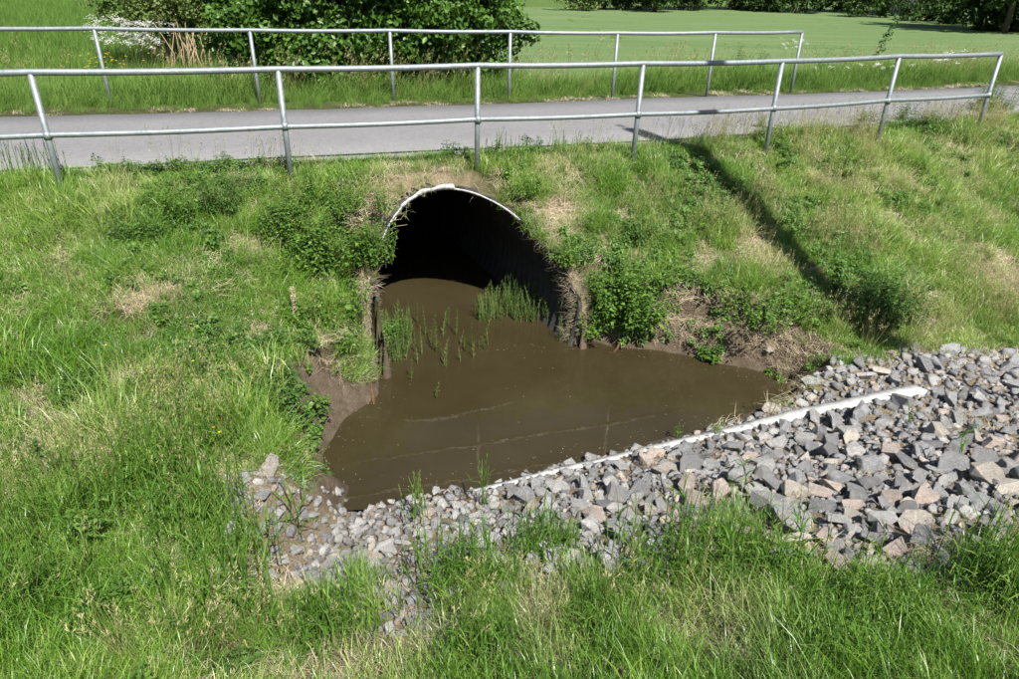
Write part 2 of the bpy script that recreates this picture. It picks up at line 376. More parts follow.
# path: a thin slab with a broken gravelly edge
xs = np.concatenate([np.linspace(-60, -10, 26)[:-1], np.arange(-10, 14, .12), np.linspace(14, 70, 28)])
rows = []
for f in (0, .02, .25, .5, .75, .98, 1):
    yn = y_near(xs) + .05 * (fbm(xs * 2.2, xs * 0, 41) - .5); yf_ = y_far(xs) + .14 * (fbm(xs * 1.7, xs * 0 + 4, 43) - .5)
    rows.append(np.stack([xs, yn + (yf_ - yn) * f, .004 + .035 * (1 - (2 * f - 1) ** 2) * np.ones_like(xs) - (.10 if f in (0, 1) else 0)], 1))
V = np.concatenate(rows); n = len(xs); ii = np.arange(n * 7).reshape(7, n)
q = np.stack([ii[:-1, :-1], ii[:-1, 1:], ii[1:, 1:], ii[1:, :-1]], -1).reshape(-1, 4)
link('path', mesh_np('path', V, q, M['asphalt']), kind='structure', label='grey asphalt cycle path crossing over the culvert', cat='path')

# field beyond
def field_near(x): return y_far(x) + 4.6 - .05 * np.clip(x - 3, 0, 40)
fx1 = np.concatenate([np.arange(-1.5, 30, .5), np.arange(30, 120, 3.)]); fr = []
for f in np.linspace(0, 1, 40) ** 2:
    y0 = field_near(fx1) + .5 * (fbm(fx1 * .6, fx1 * 0, 51) - .5); yy = y0 + (64 + .42 * fx1 - y0) * f
    fr.append(np.stack([fx1, yy, T(fx1, yy) + .03], 1))
n = len(fx1); ii = np.arange(n * 40).reshape(40, n)
q = np.stack([ii[:-1, :-1], ii[:-1, 1:], ii[1:, 1:], ii[1:, :-1]], -1).reshape(-1, 4)
link('field', mesh_np('field', np.concatenate(fr), q, M['field']), kind='structure', label='pale green crop field beyond the path', cat='field')

# water
W_out = []
cxm = sum(p[0] for p in POND) / len(POND); cym = sum(p[1] for p in POND) / len(POND)
bm = bmesh.new()
poly = [atz(px, py, ZW) for px, py in pond_px]
poly = [(x + (x - .4) * .16, y + (y - 5.8) * .13) for x, y in poly] + [pipe_pt(1.0, .4), pipe_pt(.94, 1.2), pipe_pt(.94, 9), pipe_pt(-.94, 9), pipe_pt(-.94, 1.4)]
bm.faces.new([bm.verts.new((x, y, ZW)) for x, y in poly]); bmesh.ops.triangulate(bm, faces=bm.faces[:])
me = bpy.data.meshes.new('water'); bm.to_mesh(me); bm.free(); me.materials.append(M['water'])
link('water', me, kind='structure', label='still brown murky water in front of the culvert', cat='water')

# ------------------------------------------------------------------ culvert
cul = empty('culvert_pipe', (PX0, 7, PZC - PR), 'large round corrugated culvert pipe opening under the path', 'culvert')
NPH = 120; NT = 240; Vp = []; LEN = 9.0
phis = [2 * math.pi * k / NPH for k in range(NPH)]; t0s = [mouth_t(p) for p in phis]
for side, dr in ((0, 0), (1, .025)):
    for k, ph in enumerate(phis):
        for j in range(NT):
            t = t0s[k] + (LEN - t0s[k]) * (j / (NT - 1)) ** 1.5
            r = PR + .022 * math.sin(2 * math.pi * t / .15) + dr
            l = r * math.sin(ph); x, y = pipe_pt(l, t); Vp.append((x - PX0, y - 7, r * math.cos(ph) + PR))
Vp = np.array(Vp); a = np.arange(NPH * NT).reshape(NPH, NT); b2 = np.roll(a, -1, 0)
qi = np.stack([a[:, :-1], a[:, 1:], b2[:, 1:], b2[:, :-1]], -1).reshape(-1, 4); o2 = NPH * NT
qe = np.stack([a[:, 0], b2[:, 0], b2[:, 0] + o2, a[:, 0] + o2], -1)
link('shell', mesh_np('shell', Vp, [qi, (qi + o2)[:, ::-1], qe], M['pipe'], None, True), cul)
# pale turned-out edge along the crown
rv = []; ph_r = np.linspace(R_(-50), R_(44), 90)
for ph in ph_r:
    t = mouth_t(ph, .05); wv = .02 * math.sin(ph * 95); w = -.012 + (.030 if -R_(28) < ph < R_(6) else .004) * (.3 + 1.4 * vnoise(np.array([ph * 9]), np.array([2.]), 3)[0])
    for r, dt in ((PR - .006, -.012), (PR + .022 + w, -.02 + wv * .5), (PR + .022 + w, .0), (PR - .006, .012)):
        l = r * math.sin(ph); x, y = pipe_pt(l, t + dt); rv.append((x - PX0, y - 7, r * math.cos(ph) + PR))
a = np.arange(len(ph_r) * 4).reshape(-1, 4); q = np.concatenate([np.stack([a[:-1, i], a[1:, i], a[1:, (i + 1) % 4], a[:-1, (i + 1) % 4]], -1) for i in range(4)])
link('rim', mesh_np('rim', np.array(rv), q, M['rim'], None, False), cul, label='pale galvanised lip along the crown of the pipe')

# ------------------------------------------------------------------ railings
def railing(name, label, posts, top_z, mids, rt, rp, xl, mid_r=.027):
    base = empty(name, (posts[0][0], posts[0][1], 0), label, 'railing')
    B = Vector((posts[0][0], posts[0][1], 0))
    line = [Vector((x, y, 0)) - B for x, y in posts]
    def rail(z, r, nm, first):
        pts = [first - B + Vector((0, 0, z))] + [p + Vector((0, 0, z + .006 * math.sin(i * 2.3))) for i, p in enumerate(line)]
        fine = []
        for i in range(len(pts) - 1):
            for k in range(6): fine.append(pts[i].lerp(pts[i + 1], k / 6) - Vector((0, 0, .010 * math.sin(math.pi * k / 6))))
        fine.append(pts[-1]); link(nm, build(nm, [tube(fine, r, 14)], M['steel']), base)
    rail(top_z, rt, 'top_rail', Vector((xl[0], xl[1], 0)))
    for mz in mids: rail(mz, mid_r, 'middle_rail', Vector((xl[0], xl[1], 0)))
    for i, p in enumerate(line):
        g = float(T(p.x + B.x, p.y + B.y)); ln = Vector((random.uniform(-.012, .012), random.uniform(-.012, .012), 0))
        po = link('post', build('post', [tube([p + Vector((0, 0, g - .25)) + ln, p + Vector((0, 0, top_z - rt * .3))], rp, 14)], M['steel']), base)
        for mz in mids:
            link('clamp', build('clamp', [tube([p + Vector((0, 0, mz - .035)), p + Vector((0, 0, mz + .035))], rp + .008, 14)], M['steel']), po)
    return base
near_posts = [(-6.3, 6.15), (-4.34, 6.68), (-2.33, 7.36), (-.4, 7.95), (1.43, 8.5), (3.21, 9.15), (5.0, 9.96), (6.80, 10.73)]
railing('metal_railing', 'long galvanised tube railing with middle rail on the near side of the path', near_posts, 1.05, [.5], .031, .029, (-8, 5.6))
far_posts = [(-8.4, 10.95), (-6.3, 11.45), (-4.13, 11.9), (-2.03, 12.33), (-.1, 12.69), (1.71, 13.02), (3.48, 13.5), (5.27, 14.27)]
railing('metal_railing', 'single-rail galvanised tube railing on the far side of the path', far_posts, 1.05, [], .031, .028, (-10.5, 10.5))

# ------------------------------------------------------------------ white strip along the stones
top = [(470, 486, 0), (520, 474, 0), (560, 464, 0), (620, 450, 0), (680, 436, 0), (740, 421, 0), (800, 406, 0), (850, 395, 0), (885, 388, 0), (912, 382, 0)]
sv = []
ctr = []
for i, (px, py, z) in enumerate(top):
    x, y, z = at(px, py + 6); ctr.append(Vector((x, y, max(z, ZW - .01) + .026 + .018 * i / 9)))
fine = []
for i in range(len(ctr) - 1):
    for k in range(8): fine.append(ctr[i].lerp(ctr[i + 1], k / 8))
fine.append(ctr[-1]); O = ctr[0].copy()
for i, p in enumerate(fine):
    d = (fine[min(i + 1, len(fine) - 1)] - fine[max(i - 1, 0)]).normalized(); side = Vector((d.y, -d.x, 0)).normalized()   # towards the viewer
    w = .042 + .10 * (i / len(fine)) ** 1.2; wob = .003 * math.sin(i * 1.3) + .006 * math.sin(i * .37)
    prof = [(0, -.10), (.0, 0), (w * .5, .004), (w, .010), (w + .004, -.10)]
    for a_, b_ in prof: q_ = p - O + side * (a_ + wob) + Vector((0, 0, b_ + .002 * math.sin(i * 2.1))); sv.append(tuple(q_))
a = np.arange(len(fine) * 5).reshape(-1, 5); q = np.concatenate([np.stack([a[:-1, i], a[:-1, (i + 1) % 5], a[1:, (i + 1) % 5], a[1:, i]], -1) for i in range(5)])
me = mesh_np('white_edging_strip', np.array(sv), [q, np.array([[0, 1, 2], [0, 2, 3], [0, 3, 4]]), np.array([[a[-1, 2], a[-1, 1], a[-1, 0]], [a[-1, 3], a[-1, 2], a[-1, 0]], [a[-1, 4], a[-1, 3], a[-1, 0]]])], M['strip'], None, False)
link('white_edging_strip', me, None, O, label='long white plastic edging strip lying along the water side of the stones', cat='edging strip')

# ------------------------------------------------------------------ stones
def rock_mesh(seed, bevel=True):
    r = np.random.default_rng(seed); bm = bmesh.new()
    sx, sy, sz = 1, r.uniform(.62, .95), r.uniform(.5, .8)
    for _ in range(13):
        v = r.normal(size=3); v /= np.linalg.norm(v); v = np.sign(v) * np.abs(v) ** .75
        v *= r.uniform(.78, 1.05); bm.verts.new((v[0] * sx, v[1] * sy, v[2] * sz))
    res = bmesh.ops.convex_hull(bm, input=bm.verts[:]); 
    bmesh.ops.delete(bm, geom=[v for v in bm.verts if not v.link_faces], context='VERTS')
    bmesh.ops.dissolve_limit(bm, angle_limit=R_(14), verts=bm.verts[:], edges=bm.edges[:])
    if bevel: bmesh.ops.bevel(bm, geom=bm.edges[:], offset=.03, segments=1, affect='EDGES', clamp_overlap=True)
    bmesh.ops.triangulate(bm, faces=bm.faces[:])
    me = bpy.data.meshes.new('stone'); bm.to_mesh(me); bm.free(); return me
rocks = [rock_mesh(100 + i) for i in range(18)]
def rock_shape(me):
    d = [max(v.co[i] for v in me.vertices) - min(v.co[i] for v in me.vertices) for i in range(3)]
    return 'flat' if d[2] < .58 * max(d[:2]) else 'long' if d[1] < .74 * d[0] else 'blocky' if d[2] > .72 * d[0] else 'wedge-shaped'
for r_ in rocks: r_.materials.append(M['stone'])
cand = []
bx0, bx1 = min(p[0] for p in STONES), max(p[0] for p in STONES); by0, by1 = min(p[1] for p in STONES), max(p[1] for p in STONES)
placed = []
def depth(x, y, z): return y * math.cos(PITCH) - (z - ZC) * math.sin(PITCH)
def project(x, y, z):
    p = Vector((x, y, z - ZC)); d = p.dot(FWD); return 509.5 + F_PX * p.dot(CX) / d, 339.5 + F_PX * p.dot(CD) / d
strip2 = [(p.x, p.y) for p in fine]; strip_w = [.042 + .10 * (i / len(fine)) ** 1.2 for i in range(len(fine))]
strip_poly = [(p.x, p.y) for p in fine[::6]]
def strip_dist(x, y):                                            # distance from the middle of the strip, less half its width
    return min(math.hypot(x - a_ - .42 * w_ * .5, y - b_ + .9 * w_ * .5) - w_ * .5 for (a_, b_), w_ in zip(strip2, strip_w))
cell = {}
def try_place(x, y, r, k=.80):
    ci, cj = int(x // .3), int(y // .3)
    for i in range(ci - 1, ci + 2):
        for j in range(cj - 1, cj + 2):
            for (a_, b_, c_) in cell.get((i, j), ()):
                if math.hypot(x - a_, y - b_) < k * (r + c_): return False
    cell.setdefault((ci, cj), []).append((x, y, r)); return True
special = [(792, 528, .17, 'slab'), (835, 425, .10, ''), (870, 470, .12, ''), (770, 350, .07, 'pale'), (268, 470, .08, 'pale'), (690, 470, .10, ''), (950, 470, .11, ''), (985, 480, .11, ''), (740, 480, .12, '')]
st = []
for px, py, r, tag_ in special:
    x, y, z = at(px, py); 
    if try_place(x, y, r): st.append((x, y, r, tag_))
for rr0, rr1, nt_ in ((.085, .105, 260), (.062, .085, 2200), (.042, .062, 9000), (.027, .042, 20000)):
    xs_ = nuni(bx0, bx1, nt_); ys_ = nuni(by0, by1, nt_); ds_ = poly_sd(STONES, xs_, ys_); rs_ = nuni(rr0, rr1, nt_)
    big = sstep(-1.4, 1.6, xs_)                                  # stones are larger towards the right
    for x, y, d_, r, bg_ in zip(xs_, ys_, ds_, rs_, big):
        if d_ > -.3 * r or (r > .062 and bg_ < .45) or (r > .085 and bg_ < .7): continue
        if strip_dist(x, y) < .8 * r: continue
        if x < -1.0 and nrand() < .08: continue
        if try_place(x, y, r): st.append((x, y, r, ''))
PAL = [('dark grey', (.29, .29, .297), .22), ('blue grey', (.40, .403, .412), .34), ('light grey', (.55, .545, .535), .26), ('pinkish', (.58, .49, .435), .11), ('pale beige', (.62, .57, .50), .07)]
pw = np.array([p[2] for p in PAL]); pw /= pw.sum()
info = []
for x, y, r, tg in st:
    z = float(T(x, y)); px, py = project(x, y, z); vis = 0 <= px <= 1019 and 0 <= py <= 679
    info.append((r / depth(x, y, z) * (1 if vis else .01), x, y, z, r, tg, px, py))
info.sort(key=lambda t: -t[0])
def stone_place(px, py, x, y):
    if px < 300: return 'at the left end of the stone bank'
    if py > 530: return 'at the foot of the stone tongue in the lower left' if px < 420 else 'in front of the dense front grass clump' if px < 560 else 'half in the grass below the middle' if px < 700 else 'half in the grass beside the flat slab' if px < 850 else 'half in the grass at the lower right'
    if strip_dist(x, y) < .2: return 'beside the white strip'
    if px < 470: return 'at the front edge of the water'
    if py < 372: return 'under the dark grass of the far bank'
    if px < 640: return 'in the narrow middle of the stone bank'
    if py < 400: return 'behind the end of the white strip'
    if px < 800: return 'between the white strip and near grass'
    if px < 920: return 'in the broad heap right of the middle'
    return 'near the right edge of the heap'
small_parts = []; small_col = []
for k, (sz, x, y, z, r, tg, px, py) in enumerate(info):
    ci = rng.choice(len(PAL), p=pw); cname, c, _ = PAL[ci]
    if tg == 'pale': cname, c = PAL[4][:2]
    if tg == 'slab': cname, c = 'light grey', (.42, .42, .42)
    if px < 600 and nrand() < .35: cname, c = PAL[2][:2]
    j = float(nuni(.9, 1.36)); c = tuple(v * j for v in c)
    rot = Euler((nuni(-.5, .5), nuni(-.5, .5), nuni(0, 6.28)))
    if k < 300:
        size = 'large' if r > .085 else 'medium' if r > .06 else 'small'
        rk = rocks[int(rng.integers(18))]; shape = 'broken slab-like' if tg == 'slab' else rock_shape(rk)
        o = link('stone', rk, None, (x, y, z + r * nuni(.1, .6)), rot, f'{size} {cname} {shape} stone {stone_place(px, py, x, y)}', 'stone', 'loose stones of the riprap bank', None, (r * nuni(1.05, 1.35), r * nuni(.95, 1.15), r * (.7 if tg == 'slab' else 1.1)))
        o.color = (*c, 1)
    else:
        small_parts.append((x, y, z + r * nuni(.0, .35), r * 1.1, rot)); small_col.append(c)
def bake_rocks(items, cols, name, nvar=10):
    vs = []; fs = []; cs = []; o = 0; lib = []
    for i in range(nvar):
        mm = rock_mesh(300 + i, False); v = np.array([tuple(q.co) for q in mm.vertices]); f = np.array([tuple(p.vertices) for p in mm.polygons]); lib.append((v, f)); bpy.data.meshes.remove(mm)
    for (x, y, z, r, rot), c in zip(items, cols):
        v, f = lib[int(rng.integers(nvar))]; Rm = np.array(rot.to_matrix())
        vs.append(v @ Rm.T * r + (x, y, z)); fs.append(f + o); cs.append(np.tile((*c, 1), (len(v), 1))); o += len(v)
    return mesh_np(name, np.concatenate(vs), np.concatenate(fs), M['pebble'], {'zone': np.concatenate(cs)})
# small filler chips under and between the stones, and grit washed on the left shore
ch = []; cc = []
xs_ = nuni(bx0, bx1, 22000); ys_ = nuni(by0, by1, 22000); ok = poly_sd(STONES, xs_, ys_) < -.02
xs_, ys_ = xs_[ok][:8000], ys_[ok][:8000]; zs_ = T(xs_, ys_)
for x, y, z in zip(xs_, ys_, zs_):
    r = float(nuni(.014, .034)); ch.append((x, y, z + r * .3, r, Euler((nuni(-1, 1), nuni(-1, 1), nuni(0, 6))))); cc.append(tuple(np.array(PAL[rng.choice(5, p=pw)][1]) * nuni(.7, 1.1)))
link('gravel', bake_rocks(small_parts + ch, small_col + cc, 'gravel'), kind='stuff', label='small stones and chips filling the gaps of the riprap bank', cat='gravel')

# ------------------------------------------------------------------ grass prototypes and scattering
PROTO = bpy.data.collections.new('plant_prototypes')
def blades(n, hmin, hmax, w, spread, lean, seed, curve=.5, segs=3, flat=0):
    r = np.random.default_rng(seed); V = []; Q = []; Tt = []; A = []; o = 0
    for _ in range(n):
        a = r.uniform(0, 2 * math.pi); h = r.uniform(hmin, hmax); b = spread * math.sqrt(r.random()) * r.uniform(.6, 1.25); th = r.uniform(0, 2 * math.pi)
        ln = abs(r.normal(0, lean)); d = np.array([math.cos(a), math.sin(a)]); sd = np.array([-d[1], d[0]])
        base = np.array([math.cos(th), math.sin(th)]) * b; cv = curve * r.uniform(.3, 1.4); tw = r.uniform(-.8, .8); bl = r.random()
        for s in range(segs + 1):
            u = s / segs; ang = ln + cv * u * u * 1.1
            if flat: hor, ver = h * u, .012 + .03 * math.sin(u * 3.0) * r.uniform(.2, 1.4)
            else: hor, ver = h * u * math.sin(ang), h * u * math.cos(ang * .9)
            wd = w * (1 - u ** 1.6 * .92) * (.8 + .4 * r.random()); p = base + d * hor; ss = sd * math.cos(tw) + d * math.sin(tw)
            if s < segs:
                V += [(*(p - ss * wd / 2), ver), (*(p + ss * wd / 2), ver)]; A += [bl, bl]
            else: V.append((*p, ver)); A.append(bl)
        for s in range(segs - 1): Q.append((o + 2 * s, o + 2 * s + 1, o + 2 * s + 3, o + 2 * s + 2))
        Tt.append((o + 2 * segs - 2, o + 2 * segs - 1, o + 2 * segs)); o += 2 * segs + 1
    return np.array(V), np.array(Q).reshape(-1, 4), np.array(Tt), np.array(A)
def proto(name, data, m):
    V, Q, Tt, A = data; me = mesh_np(name, V, [f for f in (Q, Tt) if len(f)], m, {'bl': A}, True)
    o = bpy.data.objects.new(name, me); return o
def proto_set(name, objs):
    c = bpy.data.collections.new(name)
    for o in objs: c.objects.link(o)
    return c
def seedhead(seed):
    r = np.random.default_rng(seed); parts = []
    for _ in range(5):
        a = r.uniform(0, 6.28); b = np.array([math.cos(a), math.sin(a)]) * r.uniform(0, .05); h = r.uniform(.30, .55); ln = r.uniform(.02, .12)
        pts = [(b[0] + ln * math.cos(a) * u * u, b[1] + ln * math.sin(a) * u * u, h * u) for u in (0, .35, .7, 1)]
        bl = r.random(); V, Q, Tt = tube(pts, [.0016, .0014, .0011, .0008], 3, False); parts.append((V, Q, Tt, bl * .5))
        tip = np.array(pts[-1])
        for k in range(11):                                      # panicle
            u = r.uniform(0, 1); c = tip - np.array([0, 0, .10]) * (1 - u); an = r.uniform(0, 6.28); L_ = .022 * (1.15 - u)
            e = c + np.array([math.cos(an) * L_, math.sin(an) * L_, .012]); w = np.array([-math.sin(an), math.cos(an), .4]) * .0022
            parts.append((np.array([c, e - w, e + w * .2 + (0, 0, .008), e + w]), np.array([[0, 1, 2, 3]]), np.zeros((0, 3), int), .5 + .5 * r.random()))
    return merge(parts)
def herb_mesh(seed, stems=4, height=.3, spread=.12, leaf=.05, lw=.03, pairs=5, droop=.5, lean=.25, loose=1.0):
    r = np.random.default_rng(seed); S = []; Lf = []
    ncl = max(1, stems // 11); sub = [(r.normal(0, spread * .62 * loose, 2), r.uniform(1 - .55 * loose, 1 + .2 * loose)) for _ in range(ncl)]
    for _ in range(stems):
        a = r.uniform(0, 6.28); b = min(abs(r.normal(0, .3)), 1.0) * spread; (sx_, sy_), sh_ = sub[int(r.integers(ncl))]; h = height * r.uniform(.6, 1.15) * sh_; ln = abs(r.normal(0, lean)) * h
        bx, by = sx_ + b * math.cos(a), sy_ + b * math.sin(a); a2 = a + r.normal(0, .7)
        P = lambda u: np.array([bx + ln * math.cos(a2) * u ** 1.5, by + ln * math.sin(a2) * u ** 1.5, h * u])
        V, Q, Tt = tube([P(0), P(.4), P(.75), P(1)], [.0035, .003, .002, .001], 4, False); S.append((V, Q, Tt, r.random()))
        ph = r.uniform(0, 6.28)
        for k in range(pairs):
            u = .18 + .82 * (k + .5) / pairs; c = P(u); ph += 1.57 + r.normal(0, .35); nl = 2 if k < pairs - 1 else 4
            for q_ in range(nl):
                an = ph + q_ * 2 * math.pi / nl + r.normal(0, .3); sz = leaf * r.uniform(.6, 1.15) * (1.1 - .5 * u)
                up = r.uniform(-.2, .55) * (1.3 - droop); d = np.array([math.cos(an), math.sin(an), up]); d /= np.linalg.norm(d)
                sd = np.array([-math.sin(an), math.cos(an), r.normal(0, .25)]); nrm = np.cross(d, sd); ww = lw * sz / leaf * .5; st_ = c + d * sz * .25
                fold = nrm * (-.10 * sz); dr = np.array([0, 0, -droop * sz * .45])
                vs = np.array([st_, st_ + d * sz * .4 + sd * ww - fold, st_ + d * sz * .45 + fold * .3, st_ + d * sz * .4 - sd * ww - fold, st_ + d * sz + dr])
                Lf.append((vs, np.zeros((0, 4), int), np.array([[0, 2, 1], [0, 3, 2], [1, 2, 4], [2, 3, 4]]), r.random()))
    return merge(S), merge(Lf)
G_TALL = proto_set('tall_tufts', [proto('tuft', blades(58, .15, .38, .0055, .13, .22, 10 + i, .55), M['grass']) for i in range(7)])
G_SHORT = proto_set('short_tufts', [proto('tuft', blades(62, .05, .16, .0042, .13, .45, 30 + i, .6), M['grass']) for i in range(6)])
G_STRAW = proto_set('straw_tufts', [proto('straw', blades(40, .06, .24, .0038, .14, 1.2, 50 + i, .25, 3, 1), M['straw']) for i in range(6)])
G_ROOT = proto_set('root_tufts', [proto('straw', blades(14, .06, .20, .0034, .05, .7, 60 + i, .9), M['straw']) for i in range(4)])
G_SEED = proto_set('seed_tufts', [proto('seedheads', seedhead(70 + i), M['seed']) for i in range(5)])
G_MEADOW = proto_set('meadow_tufts', [proto('tuft', blades(60, .25, .62, .008, .24, .22, 80 + i, .6), M['meadow']) for i in range(6)])
hb = []
for i in range(5):
    (s_, l_) = herb_mesh(90 + i, 3, .13, .06, .05, .032, 3, .3, .4); V, Q, Tt, A = merge([(s_[0], s_[1], s_[2], .4)]); 
    V2 = np.concatenate([s_[0], l_[0]]); hb.append(proto('herb', (V2, s_[1], np.concatenate([s_[2], l_[2] + len(s_[0])]).astype(int), np.concatenate([s_[3], l_[3]])), M['clover' if i < 2 else 'leaf']))
G_HERB = proto_set('herb_tufts', hb)
GN = {}
def scatter_group(coll):
    if coll.name in GN: return GN[coll.name]
    g = bpy.data.node_groups.new('scatter_' + coll.name, 'GeometryNodeTree')
    g.interface.new_socket('Geometry', in_out='INPUT', socket_type='NodeSocketGeometry'); g.interface.new_socket('Geometry', in_out='OUTPUT', socket_type='NodeSocketGeometry')
    gi = g.nodes.new('NodeGroupInput'); go = g.nodes.new('NodeGroupOutput'); ip = g.nodes.new('GeometryNodeInstanceOnPoints')
    ci = g.nodes.new('GeometryNodeCollectionInfo'); ci.inputs['Collection'].default_value = coll; ci.inputs['Separate Children'].default_value = True; ci.inputs['Reset Children'].default_value = True
    def na(n, t):
        a = g.nodes.new('GeometryNodeInputNamedAttribute'); a.data_type = t; a.inputs['Name'].default_value = n; return a.outputs['Attribute']
    g.links.new(gi.outputs[0], ip.inputs['Points']); g.links.new(ci.outputs[0], ip.inputs['Instance']); ip.inputs['Pick Instance'].default_value = True
    g.links.new(na('var', 'INT'), ip.inputs['Instance Index']); g.links.new(na('scl', 'FLOAT'), ip.inputs['Scale'])
    er = g.nodes.new('FunctionNodeEulerToRotation'); g.links.new(na('rot', 'FLOAT_VECTOR'), er.inputs[0]); g.links.new(er.outputs[0], ip.inputs['Rotation'])
    g.links.new(ip.outputs[0], go.inputs[0]); GN[coll.name] = g; return g
def scatter(name, label, cat, coll, P, scl, tint, dry=None, rot=None, m=None):
    n = len(P); me = bpy.data.meshes.new(name); me.vertices.add(n); me.vertices.foreach_set('co', np.asarray(P, np.float32).ravel())
    if rot is None:                                              # random turn, then tilted most of the way with the slope
        X, Y = P[:, 0], P[:, 1]; e = .12; a = np.arctan((U(X, Y + e) - U(X, Y - e)) / (2 * e)) * .8 + nnorm(0, .08, n); b = -np.arctan((U(X + e, Y) - U(X - e, Y)) / (2 * e)) * .8 + nnorm(0, .08, n); c = nuni(0, 6.28, n)
        ca, sa, cb, sb, cc_, sc_ = np.cos(a), np.sin(a), np.cos(b), np.sin(b), np.cos(c), np.sin(c)
        m00 = cb * cc_ + sb * sa * sc_; m10 = ca * sc_; m20 = -sb * cc_ + cb * sa * sc_; m21 = sb * sc_ + cb * sa * cc_; m22 = cb * ca
        rot = np.stack([np.arctan2(m21, m22), -np.arcsin(np.clip(m20, -1, 1)), np.arctan2(m10, m00)], 1)
    def A(nm, t, v, key='value'): a = me.attributes.new(nm, t, 'POINT'); a.data.foreach_set(key, np.asarray(v).ravel())
    A('rot', 'FLOAT_VECTOR', rot.astype(np.float32), 'vector'); A('scl', 'FLOAT', np.asarray(scl, np.float32)); A('tint', 'FLOAT', np.clip(tint, 0, 1).astype(np.float32))
    A('dry', 'FLOAT', (np.zeros(n) if dry is None else np.clip(dry, 0, 1)).astype(np.float32)); A('var', 'INT', rng.integers(0, 30, n).astype(np.int32))
    o = link(name, me, kind='stuff', label=label, cat=cat); md = o.modifiers.new('scatter', 'NODES'); md.node_group = scatter_group(coll); return o
CAMX = .86
def inview(x, y, z, mg=420):                                    # the frame and a wide margin round it
    dx = x; dy = y; dz = z - ZC
    d = dy * FWD.y + dz * FWD.z; d = np.where(d < .3, np.nan, d)
    px = 509.5 + F_PX * (dx * CX.x + dy * CX.y + dz * CX.z) / d; py = 339.5 + F_PX * (dx * CD.x + dy * CD.y + dz * CD.z) / d
    return (px > -mg) & (px < 1019 + mg) & (py > -150) & (py < 679 + mg)
def sample(n, x0, x1, y0, y1, f):
    x = nuni(x0, x1, n); y = nuni(y0, y1, n); ok = f(x, y) > nrand(n); x, y = x[ok], y[ok]; z = T(x, y)
    ok = inview(x, y, z); return x[ok], y[ok], z[ok]
def gopen(x, y):                                                 # soil present, not open pipe, not under water
    l, t = pipe_lt(x, y); u = U(x, y)
    op = (np.abs(l) < PR + .03) & (u < PZC + np.sqrt(np.maximum(PR * PR - l * l, 0)) + .03) & (t < 2.4) & (t > -1.4)
    return ~op & (poly_sd(BANK_CUT, x, y) > .04) & (T(x, y) > ZW + .02)
def clump(x, y, seed, f=2.6): return fbm(x * f, y * f, seed, 4)
def stone_free(x, y): return sstep(-.25, .06, poly_sd(STONES, x, y) + .35 * (fbm(x * 3, y * 3, 77) - .5) - .05)
def dens_bank(x, y):
    d = gopen(x, y) * (y < y_near(x) - .06) * stone_free(x, y) * (1 - .93 * dryness(x, y))
    sdp = poly_sd(BANK_CUT, x, y); d = d * sstep(.12, .5 - .35 * (x < -1.1) * (y > 5.6), sdp + .3 * (fbm(x * 2, y * 2, 8) - .5))
    return d * (.42 + .58 * sstep(.34, .56, clump(x, y, 61)))
# which side is lush and which is yellowish
def tone(x, y):
    t = .42 + .55 * (clump(x, y, 62, 1.1) - .5) * 2 + .5 * (clump(x, y, 65, 4.5) - .5) + .16 * sstep(1.5, 4, x) * sstep(5.5, 8, y) - .12 * (1 - sstep(-3, -.5, x)) * (1 - sstep(4, 6, y))
    return t + nnorm(0, .16, np.shape(x))
def dryf(x, y): return np.clip(.75 * sstep(.55, .75, clump(x, y, 63, 1.8)) * sstep(4.5, 7, y) + .9 * dryness(x, y), 0, 1) * nuni(0, 1, np.shape(x))
def hfac(x, y): return (.62 + .75 * sstep(.35, .7, clump(x, y, 64, 1.7))) * (1 - (.55 - .45 * sstep(2, 3.2, x)) * sstep(-.75, -.1, y - y_near(x))) * (.55 + .45 * sstep(.0, .5, poly_sd(STONES, x, y)))
x, y, z = sample(78000, -10, 15, .3, 14, lambda x, y: dens_bank(x, y) * .42)
scatter('bank_grass', 'long green grass covering the ditch banks', 'grass', G_TALL, np.stack([x, y, z], 1), hfac(x, y) * nuni(.5, 1.1, len(x)) * (.76 + .26 * (x < -1.2) * (y < 5.2)) * (.85 + .15 * sstep(3, 4.5, y)), tone(x, y), dryf(x, y) * .8)
x, y, z = sample(85000, -10, 15, .3, 14, lambda x, y: dens_bank(x, y) * .55)
scatter('short_grass', 'short green grass growing between the taller tufts on the banks', 'grass', G_SHORT, np.stack([x, y, z], 1), nuni(.7, 1.3, len(x)), tone(x, y), dryf(x, y))
x, y, z = sample(66000, -10, 15, 2.2, 14, lambda x, y: dens_bank(x, y) * sstep(.42, .62, clump(x, y, 66, 1.3)) * np.maximum(.3 + .7 * sstep(1, 3, x), .9 * (x < -1.2) * (y < 4.6)) * .6)
scatter('seeding_grass', 'thin seeding grass stalks standing above the bank grass', 'grass', G_SEED, np.stack([x, y, z], 1), nuni(.55, 1.0, len(x)), nuni(.2, 1, len(x)), None, np.stack([nnorm(0, .15, len(x)), nnorm(.12, .15, len(x)), nuni(-.5, .5, len(x))], 1))
def dens_straw(x, y):
    return gopen(x, y) * gopen(x + .10, y - .22) * gopen(x + .22, y) * gopen(x - .2, y) * (y < y_near(x) + .03) * np.clip(.30 + dryness(x, y) * 1.1, 0, 1) * (.12 + .88 * sstep(-.9, -.1, poly_sd(STONES, x, y) * 3.0 + .0))
x, y, z = sample(58000, -10, 15, .3, 14, lambda x, y: dens_straw(x, y) * .55)
scatter('dry_straw', 'flattened dry straw lying between the grass tufts', 'dry grass', G_STRAW, np.stack([x, y, z], 1), nuni(.5, 1.2, len(x)), nuni(0, 1, len(x)))
